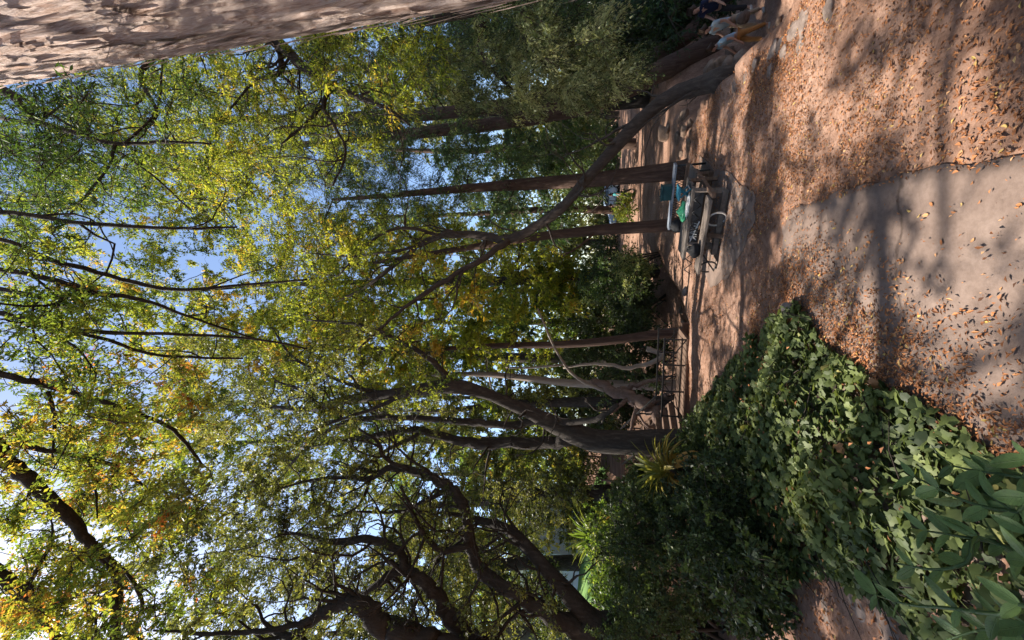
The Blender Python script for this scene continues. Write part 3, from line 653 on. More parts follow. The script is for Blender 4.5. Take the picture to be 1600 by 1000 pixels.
# big old oak at the left edge
B0 = [(1120, 1040, 5.6, 120), (1030, 1030, 5.6, 96), (975, 1005, 5.6, 80), (935, 985, 5.6, 60), (915, 962, 5.6, 34), (885, 925, 5.6, 26), (850, 885, 5.7, 22), (818, 850, 5.9, 19), (790, 826, 6.1, 13), (740, 810, 6.4, 9), (690, 800, 6.6, 5)]
tree('oak_tree', 'gnarled dark old tree at the left edge with twisting limbs spreading overhead', 'tree', base_of(B0[1]), [B0,
    [(960, 1005, 5.6, 44), (900, 985, 5.4, 30), (850, 955, 5.3, 24), (800, 926, 5.3, 22), (765, 905, 5.4, 21), (742, 875, 5.5, 19), (730, 822, 5.6, 17), (722, 785, 5.7, 16), (700, 762, 5.8, 15), (660, 740, 5.9, 12), (612, 730, 6, 10), (575, 748, 6.1, 8), (535, 745, 6.2, 6), (480, 752, 6.3, 4), (430, 765, 6.4, 3)],
    [(940, 1030, 5.4, 46), (840, 1040, 5.1, 38), (770, 1020, 5.0, 32), (728, 995, 5.0, 27), (705, 968, 5.0, 25), (688, 935, 5.1, 23), (662, 908, 5.1, 20), (640, 893, 5.2, 17), (622, 862, 5.3, 13), (575, 842, 5.4, 12), (530, 848, 5.5, 10), (490, 840, 5.6, 7), (440, 830, 5.8, 4)],
    [(900, 1060, 5.2, 50), (780, 1050, 4.8, 44), (700, 1015, 4.6, 38), (650, 998, 4.6, 34), (600, 980, 4.6, 32), (575, 952, 4.6, 29), (545, 940, 4.7, 25), (510, 955, 4.7, 19), (480, 975, 4.8, 15), (455, 995, 4.8, 11), (420, 980, 4.9, 7), (400, 945, 5, 4)],
    [(640, 893, 5.2, 13), (610, 898, 5.2, 12), (580, 920, 5.2, 9), (545, 938, 5.3, 5)],
    [(735, 850, 5.5, 10), (690, 860, 5.4, 9), (660, 830, 5.3, 8), (640, 790, 5.3, 6), (625, 760, 5.3, 4)],
    [(700, 765, 5.8, 8), (650, 790, 5.9, 7), (620, 800, 6, 5), (560, 800, 6.1, 4)],
    [(500, 962, 4.7, 10), (470, 975, 4.7, 9), (420, 985, 4.6, 8), (380, 988, 4.6, 7), (330, 990, 4.5, 6), (240, 985, 4.5, 3)],
    [(640, 735, 5.9, 7), (600, 715, 5.8, 6), (590, 690, 5.8, 5), (560, 670, 5.8, 3)],
    [(580, 745, 6.1, 6), (560, 790, 6, 4), (520, 810, 6, 3)]],
    [(560, 830, 6.4, 120, 90, 90, .5), (430, 880, 6.2, 100, 90, 80, .48), (700, 880, 6.6, 90, 80, 55, .5), (640, 760, 6.6, 90, 60, 40, .48), (800, 960, 6.4, 90, 50, 50, .45), (380, 800, 6.4, 80, 80, 60, .5), (820, 790, 7.4, 70, 50, 40, .5), (560, 980, 5.6, 110, 40, 40, .42)],
    'bark_dark', 'leaf_oak', .045, .55, (.18, .4), 6, 11, .15, 14, 12, rough=.2, sprout=110)

# ------------------------------------------------------------------ trees further back
def back_tree(name, label, px, py, D, w, top, lean, spots, bark, leafm, leaf, aspect, rad, seed, tw=6, per=12, droop=.25, k=8, extra=(), thin=.9):
    tr = [(px + 40, py - lean * .05, D, w * 1.35), (px, py, D, w)]
    for f in (.3, .6, .85, 1.0):
        tr.append((px + (top - px) * f, py + lean * f + 5 * math.sin(seed + f * 7), D * (1 + .06 * f), max(1.5, w * (1 - .8 * f))))
    return tree(name, label, 'tree', base_of(tr[1]), [tr] + list(extra), spots, bark, leafm, leaf * 1.4, aspect, rad, tw, per, droop, k, seed, jit=.1, rough=.08, sub=4, thin=thin, twig='twig_grey')

back_tree('slender_tree', 'slender reddish trunk with sunlit yellow-green crown at the end of the bridge rail', 1050, 520, 10.5, 16, 560, 40,
    [(640, 520, 11.5, 120, 70, 110, .7), (760, 480, 11.5, 70, 60, 40, .6), (480, 540, 11, 100, 70, 80, .7)], 'bark_red', 'leaf_yellow', .085, .5, (.35, .65), 31)
back_tree('slender_tree', 'pale slim trunk standing just beyond the bridge rail in the dell', 1010, 602, 11.5, 16, 600, -20,
    [(700, 590, 12.5, 100, 60, 80, .5), (580, 600, 12.5, 100, 70, 80, .66)], 'bark_pale', 'leaf_yellow', .085, .5, (.35, .65), 32,
    extra=[[(1010, 545, 10.4, 9), (1035, 556, 10.3, 8), (1018, 566, 10.3, 8), (985, 575, 10.4, 7), (930, 568, 10.5, 5), (880, 575, 10.6, 3)], [(945, 610, 10.2, 7), (915, 598, 10.2, 6), (890, 580, 10.2, 5), (865, 540, 10.2, 4), (840, 482, 10.3, 3)], [(880, 570, 10.2, 4), (820, 575, 10.3, 3), (790, 574, 10.4, 2)]])
back_tree('slender_tree', 'brown trunk leaning behind the fork of the main tree', 1030, 628, 13, 22, 640, 10,
    [(780, 620, 14, 80, 60, 60, .5), (640, 660, 14, 110, 70, 80, .6)], 'bark_grey', 'leaf_oak', .09, .5, (.4, .7), 33)
back_tree('broad_tree', 'olive-leaved tree behind the strap-leaved plant on the left bank', 960, 770, 14, 26, 600, 20,
    [(800, 740, 15, 80, 60, 80, .6), (680, 790, 15, 100, 80, 80, .5), (860, 800, 14, 60, 60, 40, .5)], 'bark_grey', 'leaf_oak', .09, .5, (.4, .75), 34)
back_tree('broad_tree', 'grey-green tree in front of the pale blue wall', 930, 880, 17, 24, 560, 10,
    [(760, 890, 17, 90, 80, 90, .5), (640, 920, 17, 100, 80, 70, .5), (840, 940, 17, 40, 60, 30, .45)], 'bark_grey', 'leaf_oak', .1, .5, (.45, .85), 35)
back_tree('broad_tree', 'dense tree filling the upper left behind the old oak limbs', 930, 985, 19, 30, 500, 10,
    [(600, 960, 18, 120, 90, 80, .5), (420, 930, 17, 120, 90, 70, .55), (460, 800, 17, 100, 90, 60, .6), (260, 920, 15, 100, 80, 60, .5), (300, 850, 15, 80, 80, 40, .5), (140, 840, 13, 90, 80, 36, .5), (360, 990, 15, 90, 40, 30, .45), (250, 800, 20, 90, 80, 50, .4), (420, 860, 20, 110, 80, 60, .4)], 'bark_grey', 'leaf_oak', .11, .5, (.5, .95), 36)
back_tree('broad_tree', 'tall sunlit yellow-green tree in the middle, behind the thin upright trunks', 1000, 425, 19, 18, 300, 30,
    [(620, 440, 19, 130, 80, 120, .7), (420, 460, 18, 120, 90, 110, .7), (800, 430, 19, 90, 60, 70, .62), (880, 460, 18, 50, 60, 40, .5)], 'bark_grey', 'leaf_yellow', .12, .5, (.55, 1.0), 37)
back_tree('broad_tree', 'tall yellowing tree reaching the top middle of the view', 1000, 560, 24, 18, 200, -20,
    [(380, 560, 21, 130, 80, 110, .72), (260, 480, 20, 110, 80, 70, .62), (560, 580, 22, 120, 90, 90, .65), (780, 540, 23, 100, 60, 60, .5), (150, 520, 17, 90, 80, 40, .5), (120, 640, 16, 90, 80, 40, .5), (450, 640, 22, 100, 70, 50, .4), (300, 700, 21, 100, 80, 50, .45), (560, 700, 24, 100, 80, 50, .35)], 'bark_grey', 'leaf_yellow', .13, .5, (.6, 1.1), 38)
back_tree('broad_tree', 'tall autumn-tinted tree behind the main dark trunk', 960, 690, 24, 18, 200, 0,
    [(380, 700, 20, 120, 80, 90, .45), (240, 760, 18, 90, 80, 60, .5), (280, 640, 18, 90, 60, 44, .5), (120, 740, 15, 80, 70, 30, .5), (540, 740, 21, 110, 80, 80, .4), (760, 680, 23, 90, 60, 60, .35), (860, 720, 22, 50, 60, 30, .4)], 'bark_grey', 'leaf_autumn', .12, .5, (.55, 1.0), 39)
back_tree('conifer_tree', 'deep green conifer behind the parked car', 1000, 330, 30, 14, 560, 5,
    [(830, 330, 30, 90, 60, 90, .5), (720, 330, 30, 90, 50, 50, .45), (640, 350, 30, 60, 50, 24, .5)], 'bark_red', 'leaf_conifer', .2, .28, (.8, 1.5), 40, droop=.5)
back_tree('conifer_tree', 'pale-tipped conifer left of the thick creek redwood', 1010, 225, 24, 18, 560, 10,
    [(860, 225, 22, 80, 50, 90, .72), (760, 230, 23, 90, 60, 60, .5), (900, 260, 24, 40, 50, 40, .6)], 'bark_red', 'leaf_conifer', .16, .28, (.6, 1.1), 41, droop=.5)
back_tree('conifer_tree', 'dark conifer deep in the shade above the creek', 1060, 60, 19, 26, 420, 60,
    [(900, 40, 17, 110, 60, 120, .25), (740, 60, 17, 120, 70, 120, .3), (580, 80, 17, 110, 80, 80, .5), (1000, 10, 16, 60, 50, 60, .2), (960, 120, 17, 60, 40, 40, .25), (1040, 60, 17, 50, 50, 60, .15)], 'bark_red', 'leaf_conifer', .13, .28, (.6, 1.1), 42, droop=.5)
back_tree('broad_tree', 'bright green tree in the upper right, behind the narrow-leaved branches', 900, 160, 18, 24, 200, 40,
    [(420, 230, 16, 130, 90, 90, .7), (300, 300, 15, 110, 80, 80, .65), (180, 240, 13, 100, 90, 60, .5), (520, 330, 17, 90, 60, 50, .65), (200, 400, 14, 90, 70, 40, .6), (90, 330, 12, 70, 90, 40, .5), (320, 350, 15.5, 80, 90, 60, .55), (330, 120, 14, 80, 60, 40, .6)], 'bark_grey', 'leaf_yellow', .1, .45, (.5, .9), 43)
for i, (py, D, sp, lab) in enumerate([
    (380, 44, [(820, 385, 44, 110, 60, 60, .5), (660, 400, 44, 90, 70, 40, .5)], 'far tree closing the view above the dirt clearing'),
    (500, 40, [(860, 500, 40, 100, 70, 90, .4), (700, 500, 40, 100, 80, 60, .5)], 'far tree in the dim wood behind the bridge rail'),
    (620, 40, [(850, 620, 40, 100, 70, 90, .4), (700, 640, 40, 100, 80, 60, .5)], 'far tree in the dim wood behind the main trunk'),
    (740, 38, [(830, 740, 38, 110, 70, 90, .5), (680, 760, 38, 90, 80, 50, .5)], 'far tree behind the wooden steps'),
    (850, 36, [(800, 850, 36, 100, 70, 80, .5), (680, 860, 36, 90, 80, 40, .5)], 'far tree beside the pale blue wall'),
    (960, 40, [(780, 970, 40, 90, 80, 80, .5)], 'far tree above the pale blue wall at the left edge'),
    (180, 36, [(800, 150, 34, 150, 80, 90, .4), (640, 160, 34, 110, 80, 50, .45)], 'far tree behind the creek redwoods')]):
    back_tree('far_tree', lab, 960, py, D, 12, 600, 5, sp, 'bark_grey', 'leaf_green' if i % 2 else 'leaf_oak', .26, .55, (1.0, 1.9), 60 + i, 6, 14)

def far_wood():
    r = np.random.default_rng(140); n = 42000
    az = r.uniform(-1.0, 1.0, n); D = r.uniform(52, 75, n); Z = r.beta(1.1, 1.6, n) * (17 + 5 * np.sin(az * 9))
    P = np.stack([np.sin(az) * D * 1.2, np.cos(az) * D, Z], -1); k = vnoise(P * .25, 60) > -.35; P = P[k]; n = len(P)
    D_ = r.normal(size=(n, 3)); v = np.clip(.45 + .3 * vnoise(P * .3, 61) + r.normal(size=n) * .1, 0, 1)
    V, F, v = leaves(P, D_, r.uniform(.5, 1.1, n), .6, v, r, .3)
    tag(put('far_wood', V, [F], M['leaf_oak'], None, v, False), 'dim mass of woodland far behind the trees', 'woodland', kind='stuff')
far_wood()
# ------------------------------------------------------------------ ground cover
def inside(px, py, poly):
    n = len(poly); c = np.zeros(len(px), bool)
    for i in range(n):
        x1, y1 = poly[i]; x2, y2 = poly[(i + 1) % n]
        cond = ((y1 > py) != (y2 > py)) & (px < (x2 - x1) * (py - y1) / (y2 - y1 + 1e-12) + x1)
        c ^= cond
    return c
def edge_dist(px, py, poly):
    d = np.full(len(px), 1e9); n = len(poly)
    for i in range(n):
        a = np.array(poly[i]); b = np.array(poly[(i + 1) % n]); ab = b - a
        t = np.clip(((px - a[0]) * ab[0] + (py - a[1]) * ab[1]) / (ab @ ab), 0, 1)
        d = np.minimum(d, np.hypot(px - a[0] - t * ab[0], py - a[1] - t * ab[1]))
    return d
IVY = [(.13, 3.5), (.0, 3.95), (-.3, 4.55), (-.5, 5.06), (-.85, 5.8), (-1.25, 6.5), (-1.75, 7.1), (-2.3, 7.5), (-3.1, 7.4), (-3.3, 6.2), (-2.9, 5.0), (-2.45, 4.1), (-2.15, 3.55), (-1.85, 3.0), (-1.62, 2.5), (-1.5, 2.0), (-1.3, 1.3), (-.72, 1.35), (-.62, 1.9), (-.5, 2.3), (-.36, 2.65), (-.12, 3.2)]
def ivy_leaf_outline():
    a = [(0, 0), (.25, -.1), (.5, .12), (.28, .32), (.36, .62), (0, 1.0), (-.36, .62), (-.28, .32), (-.5, .12), (-.25, -.1)]
    return np.array(a)
def flat_leaves(P, size, outline, r, tilt=.45, v=None, cup=.12, yaw=None):
    """many-cornered leaves lying roughly level"""
    n = len(P); k = len(outline)
    yaw = r.uniform(0, 2 * math.pi, n) if yaw is None else yaw
    N = unit(np.stack([r.normal(size=n) * tilt, r.normal(size=n) * tilt, np.ones(n)], -1))
    T = unit(np.cross(N, np.stack([np.cos(yaw), np.sin(yaw), np.zeros(n)], -1))); S = np.cross(T, N)
    o = outline; cen = np.array((0, .35))
    rr = np.hypot(o[:, 0] - cen[0], o[:, 1] - cen[1])
    V = P[:, None] + size[:, None, None] * (S[:, None] * o[None, :, 0, None] + T[:, None] * (o[None, :, 1, None] - .35) - N[:, None] * (cup * rr ** 2)[None, :, None])
    C = P + N * size[:, None] * .02
    V = np.concatenate([V, C[:, None]], 1).reshape(-1, 3)
    b = np.arange(n)[:, None] * (k + 1); j = np.arange(k)[None]
    F = np.stack([b + j, b + (j + 1) % k, np.broadcast_to(b + k, (n, k))], -1).reshape(-1, 3)
    return V, F, np.repeat(v, k) if v is not None else None
def ivy():
    r = np.random.default_rng(50); n = 42000
    X = r.uniform(-3.4, .4, n); Y = r.uniform(1.3, 7.8, n)
    ed = edge_dist(X, Y, IVY); ins = inside(X, Y, IVY)
    wob = .12 * vnoise(np.stack([X * 4, Y * 4, X * 0], -1), 8)
    sd = np.where(ins, ed, -ed) + wob
    keep = sd > 0
    hole = vnoise(np.stack([X * 1.6, Y * 1.6, X * 0 + 5], -1), 9) < -.62
    keep &= ~(hole & (r.random(n) < .8))
    X, Y, sd = X[keep], Y[keep], sd[keep]
    mound = .05 + .24 * sstep(sd / .9) + .06 * vnoise(np.stack([X * 2.2, Y * 2.2, X * 0], -1), 10)
    Z = height(X, Y) + np.maximum(.03, mound * r.uniform(.45, 1.05, len(X)))
    tone = np.clip(.47 + .22 * vnoise(np.stack([X * 3, Y * 3, Z], -1), 12) + r.normal(size=len(X)) * .17, 0, 1)
    V, F, v = flat_leaves(np.stack([X, Y, Z], -1), r.beta(2, 2.8, len(X)) * .07 + .025, ivy_leaf_outline(), r, .55, tone)
    o = put('ivy_bed', V, [F], M['leaf_ivy'], None, v, False)
    tag(o, 'dense dark green ivy carpeting the ground left of the path', 'ivy', kind='stuff')
    # runners
    mb = MB()
    for _ in range(500):
        q = r.integers(len(X)); p = np.array((X[q], Y[q], Z[q])); a = r.uniform(0, 6.28); L = r.uniform(.15, .4)
        P = np.array([p + np.array((math.cos(a) * L * s, math.sin(a) * L * s, -.05 * s)) for s in (0, .5, 1)]) + r.normal(size=(3, 3)) * .02
        mb.tube(P, [.004, .003, .002], 4)
    tag(mb.build('ivy_runners', M['twig'], o), kind='stuff')
ivy()

def litter():
    r = np.random.default_rng(51)
    out = []
    def scatter(n, x0, x1, y0, y1, prob, smin, smax, lift=.012):
        X = r.uniform(x0, x1, n); Y = r.uniform(y0, y1, n); k = r.random(n) < prob(X, Y); X, Y = X[k], Y[k]
        Z = height(X, Y); on = (X < path_right(Y)) & (Y < 4.5); Z = np.where(on, np.maximum(Z, path_z(X, Y)), Z)
        out.append((np.stack([X, Y, Z + lift * r.uniform(.3, 1.4, len(X))], -1), r.uniform(smin, smax, len(X))))
    cl = lambda X, Y, s, k: np.clip(.5 + .8 * vnoise(np.stack([X * s, Y * s, X * 0 + k], -1), 30), 0, 1)
    right = lambda X, Y: np.where(X > path_right(Y) - .03, 1, .0) * (X < np.interp(Y, RY, RX) + .1) * (.25 + .75 * cl(X, Y, 2.2, 1))
    scatter(44000, .5, 4.2, 1.5, 4.6, right, .009, .032, .01)
    scatter(24000, .6, 4.0, 3.4, 7.5, lambda X, Y: (X < np.interp(Y, RY, RX)) * (.15 + .6 * cl(X, Y, 1.5, 2)) * (X > path_right(Y) - .1), .015, .04)
    scatter(24000, -1.6, 3.4, 4.3, 7.6, lambda X, Y: .1 + .6 * cl(X, Y, 1.6, 3), .012, .036)
    # drift along the edge of the ivy
    def drift(X, Y):
        ins = inside(X, Y, IVY); ed = edge_dist(X, Y, IVY)
        return np.where(ins, (ed < .18) * .45 + .025, np.exp(-(ed / .42) ** 2) * (X > -1) * (.35 + .65 * cl(X, Y, 4, 8)))
    scatter(46000, -1.0, .9, 1.5, 4.6, drift, .01, .036, .016)
    iv = lambda X, Y: inside(X, Y, IVY) * .5 * cl(X, Y, 2.5, 9)
    k0 = len(out); scatter(1400, -2.4, .1, 1.6, 5.5, iv, .02, .05); P_, S_ = out[k0]; P_[:, 2] += .24
    scatter(1500, -1.2, 1.0, 1.5, 4.5, lambda X, Y: .2 + .5 * cl(X, Y, 3, 6), .006, .02)
    scatter(5000, -2.9, -1.3, 2.3, 4.2, lambda X, Y: .2 + .5 * cl(X, Y, 3, 4), .02, .05)
    scatter(9000, -1, 9, 8, 20, lambda X, Y: (X < np.interp(Y, RY, RX)) * .35 * cl(X, Y, .8, 5), .03, .07)
    P = np.vstack([o[0] for o in out]); S = np.concatenate([o[1] for o in out])
    yaw = r.uniform(0, 2 * math.pi, len(P)); D = np.stack([np.cos(yaw), np.sin(yaw), r.normal(size=len(P)) * .22], -1)
    v = np.clip(.42 + .27 * r.normal(size=len(P)), 0, .99)
    V, F, v = leaves(P, D, S, .4, v, r, .82, .3)
    tag(put('leaf_litter', V, [F], M['leaf_litter'], None, v, False), 'dry orange brown leaf litter strewn over the dirt', 'leaf litter', kind='stuff')
litter()

def fallen_leaves():
    r = np.random.default_rng(52); meshes = []
    for q in range(5):
        n = 7; s = np.linspace(0, 1, n); w = np.sin(s * math.pi) ** .8 * (.2 + .06 * r.random()); curl = .12 * r.uniform(.5, 1.6); bend = r.uniform(-.25, .25)
        L = np.stack([bend * np.sin(s * 3) - w, s - .5, curl * (s - .5) ** 2 * 2 + .12 * w], -1); C = np.stack([bend * np.sin(s * 3), s - .5, curl * (s - .5) ** 2 * 2 - .03], -1); R = np.stack([bend * np.sin(s * 3) + w, s - .5, curl * (s - .5) ** 2 * 2 + .16 * w], -1)
        V = np.vstack([L, C, R]); F = [(i, i + 1, n + i + 1, n + i) for i in range(n - 1)] + [(n + i, n + i + 1, 2 * n + i + 1, 2 * n + i) for i in range(n - 1)]
        meshes.append(mesh_np('fallen_leaf', V, [np.array(F)], M['leaf_litter'], np.full(len(F), [.3, .5, .62, .8, .97][q])))
    c = 0
    while c < 150:
        x = r.uniform(-.5, 1.1); y = r.uniform(1.75, 4.2)
        if inside(np.array([x]), np.array([y]), IVY)[0]: continue
        o = bpy.data.objects.new('fallen_leaf', meshes[r.integers(5)]); COL.objects.link(o)
        s = r.uniform(.016, .036); o.scale = (s, s, s); z = hz(x, y)
        if x < path_right(y): z = max(z, float(path_z(np.array([x]), np.array([y]))[0]))
        o.location = (x, y, z + .005); o.rotation_euler = (r.normal() * .15, r.normal() * .15, r.uniform(0, 6.28))
        tag(o, 'single curled dry leaf lying on or beside the paved path', 'leaf', 'single dry leaves on the path'); c += 1
fallen_leaves()

# ------------------------------------------------------------------ shrubs and plants
def shrub(name, label, base, spots, leafm, leaf, aspect, rad, seed, tw=7, per=12, stems=5, droop=.15, bark='twig', cat='shrub', jit=.1, extra=(), flat=.8, thin=.95):
    r = np.random.default_rng(seed); t = thing(name, label, cat, base)
    C, v = region(spots, r, jit); C[:, 2] = np.maximum(C[:, 2], height(C[:, 0], C[:, 1]) + .06)
    rd = r.uniform(rad[0], rad[1], len(C))
    (V, F, va), (TV, TF) = foliage(C, rd, tw, per, leaf, aspect, droop, flat, v, .13, r, thin, 1.6, True)
    tag(put('foliage', V, [F], M[leafm], t, va, False), kind='stuff')
    b = np.array(base); c0 = C.mean(0); nodes, nr = [], []
    mb = MB()
    for i in range(stems):
        e = C[r.integers(len(C))]; P = np.array([b + r.normal(size=3) * (.12, .12, 0), b * .5 + e * .5 + r.normal(size=3) * .1 + (0, 0, .1), e]); P[0, 2] = hz(P[0, 0], P[0, 1]) - .05
        P, R = smooth_path(P, np.array([.03, .02, .01]), 4); mb.tube(P, R, 6); nodes.append(P); nr.append(R)
    for lb in extra:
        P, R = trace(lb); P, R = smooth_path(P, R, 4); V, F = tube(P, R, 10, .12); o = MB(); o.add(V, F); o.build('stem', M['bark_grey'], t); nodes.append(P); nr.append(R)
    cb = connect(C, np.vstack(nodes), np.concatenate(nr), r, .004, .012)
    if cb.n: mb.V += cb.V; [mb.F.setdefault(k, []).extend([f + mb.n for f in cb.F[k]]) for k in cb.F]; [mb.A.setdefault(k, []).extend(cb.A[k]) for k in cb.A]; mb.n += cb.n
    mb.add(TV, [TF]); tag(mb.build('branches', M['twig'], t), kind='stuff')
    return t
def bxy(x, y): return (x, y, hz(x, y))
shrub('shrub', 'dense dark green shrub on the bank left of the strap-leaved plant', bxy(-3.4, 6.2), [(1010, 800, 6.3, 60, 70, 110, .45), (1080, 790, 5.6, 60, 60, 80, .4), (980, 860, 6.6, 40, 60, 60, .55)], 'leaf_dark', .045, .6, (.16, .3), 70)
shrub('shrub', 'grey-green leafy shrub below the old oak at the left edge', bxy(-3.9, 5.2), [(1040, 930, 5.2, 80, 70, 150, .6), (990, 985, 5.2, 50, 40, 60, .5), (1110, 880, 4.8, 60, 60, 70, .5)], 'leaf_dark', .04, .6, (.14, .28), 71)
shrub('shrub', 'shaded shrub with a stout brown stem growing out of the ivy', bxy(-2.2, 4.2), [(1120, 770, 4.6, 50, 60, 60, .35), (1150, 860, 4.2, 60, 70, 90, .35), (1180, 940, 3.9, 50, 50, 50, .4)], 'leaf_dark', .045, .6, (.13, .26), 72,
      extra=[[(1235, 822, 4.1, 26), (1205, 822, 4.15, 19), (1160, 815, 4.3, 16), (1115, 825, 4.5, 12), (1080, 850, 4.7, 7)], [(1205, 820, 4.15, 12), (1165, 795, 4.3, 10), (1120, 765, 4.5, 8), (1085, 750, 4.8, 5)]])
shrub('shrub', 'low shrub in front of the lawn at the far left', bxy(-7.0, 8.6), [(945, 850, 8.2, 26, 60, 60, .5), (960, 940, 7.4, 30, 60, 70, .45)], 'leaf_green', .06, .6, (.2, .4), 73)
shrub('shrub', 'green undergrowth around the foot of the main dark trunk', bxy(-2.6, 7.8), [(1060, 730, 7.2, 30, 50, 50, .55), (1090, 690, 7.0, 18, 40, 40, .6), (1010, 760, 7.6, 40, 30, 40, .5)], 'leaf_dark', .045, .6, (.14, .28), 74)
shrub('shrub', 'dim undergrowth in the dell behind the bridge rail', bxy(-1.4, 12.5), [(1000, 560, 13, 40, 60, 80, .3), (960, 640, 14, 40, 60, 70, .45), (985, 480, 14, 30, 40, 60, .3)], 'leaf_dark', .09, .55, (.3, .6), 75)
shrub('shrub', 'sunlit feathery bush at the edge of the dirt clearing', bxy(2.6, 15.5), [(985, 420, 15, 25, 30, 46, .85), (940, 440, 16, 40, 40, 60, .6)], 'leaf_conifer', .09, .4, (.3, .6), 76)
shrub('shrub', 'dark undergrowth left of the dirt clearing', bxy(1.0, 18), [(985, 460, 18, 30, 60, 90, .25), (940, 500, 19, 40, 60, 70, .35), (930, 560, 20, 50, 50, 60, .35)], 'leaf_dark', .12, .55, (.4, .8), 77)
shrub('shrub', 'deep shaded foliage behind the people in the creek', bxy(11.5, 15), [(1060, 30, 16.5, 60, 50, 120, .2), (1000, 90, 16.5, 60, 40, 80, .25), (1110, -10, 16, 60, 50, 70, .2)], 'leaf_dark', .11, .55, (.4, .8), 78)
shrub('shrub', 'sunlit green hedge shrub behind the walking pedestrians', bxy(8.2, 28), [(975, 330, 28, 14, 16, 40, .75), (985, 312, 28, 10, 14, 26, .6)], 'leaf_green', .12, .55, (.3, .6), 79)
shrub('shrub', 'dark hedge running behind the parked car', bxy(12, 41), [(950, 300, 41, 22, 60, 90, .35), (950, 230, 40, 26, 40, 60, .5), (950, 390, 41, 24, 40, 60, .35)], 'leaf_dark', .2, .55, (.8, 1.5), 80)
shrub('shrub', 'greenery beyond the wooden steps on the left bank', bxy(-6.5, 15), [(930, 700, 15, 40, 50, 60, .6), (900, 790, 15, 50, 60, 70, .6), (890, 960, 16.5, 20, 20, 20, .4)], 'leaf_oak', .09, .5, (.35, .7), 81)

def strap_plant(label, base, n, L, seed, tone, dead):
    r = np.random.default_rng(seed); t = thing('strap_leaved_plant', label, 'plant', base); b = np.array(base)
    mb = MB(); mb.tube(np.array([b + (0, 0, -.1), b + (.02, 0, L * .25), b + (0, .02, L * .45)]), [.05, .045, .03], 8, rough=.1); mb.build('stem', M['bark_grey'], t)
    metas = {}
    for q in range(8):
        dr = [.35, .5, .7, .9, 1.1, 1.35, 1.6, 1.9][q]; ln = L * [1, .95, 1.05, .9, 1, .95, .85, .8][q]; s = np.linspace(0, 1, 8)
        ang = 1.25 - dr * s * 1.1 - .12 * q; x = np.cumsum(np.cos(ang)) * ln / 8; z = np.cumsum(np.sin(ang)) * ln / 8; w = .028 * np.sin((s * .93 + .07) * math.pi) ** .6 * L / .7
        V = np.vstack([np.stack([x, -w, z + w * .5], -1), np.stack([x, 0 * w, z], -1), np.stack([x, w, z + w * .5], -1)]); m = 8
        F = [(i, i + 1, m + i + 1, m + i) for i in range(m - 1)] + [(m + i, m + i + 1, 2 * m + i + 1, 2 * m + i) for i in range(m - 1)]
        v = tone + (.45 if q >= 6 and dead else .05 * q)
        metas[q] = mesh_np('leaf', V, [np.array(F)], M['leaf_strap'], np.full(len(F), min(.98, v)))
    for i in range(n):
        q = int(min(7, r.integers(8))); o = bpy.data.objects.new('leaf', metas[q]); COL.objects.link(o); o.parent = t
        o.location = (r.normal() * .02, r.normal() * .02, L * (.45 - .035 * q)); o.rotation_euler = (r.normal() * .1, r.normal() * .12, i * 2.399 + r.normal() * .2); sc = r.uniform(.75, 1.15); o.scale = (sc, sc, sc)
p_, _ = at(1062, 738, 5.7); strap_plant('yellow-green strap-leaved plant in front of the main dark trunk', (p_[0], p_[1], p_[2] - .1), 90, .6, 90, .55, False)
p_, _ = at(965, 845, 8.3); strap_plant('strap-leaved plant with orange dead leaves hanging around its stem, near the lawn', (p_[0], p_[1], p_[2]), 80, .8, 91, .42, True)

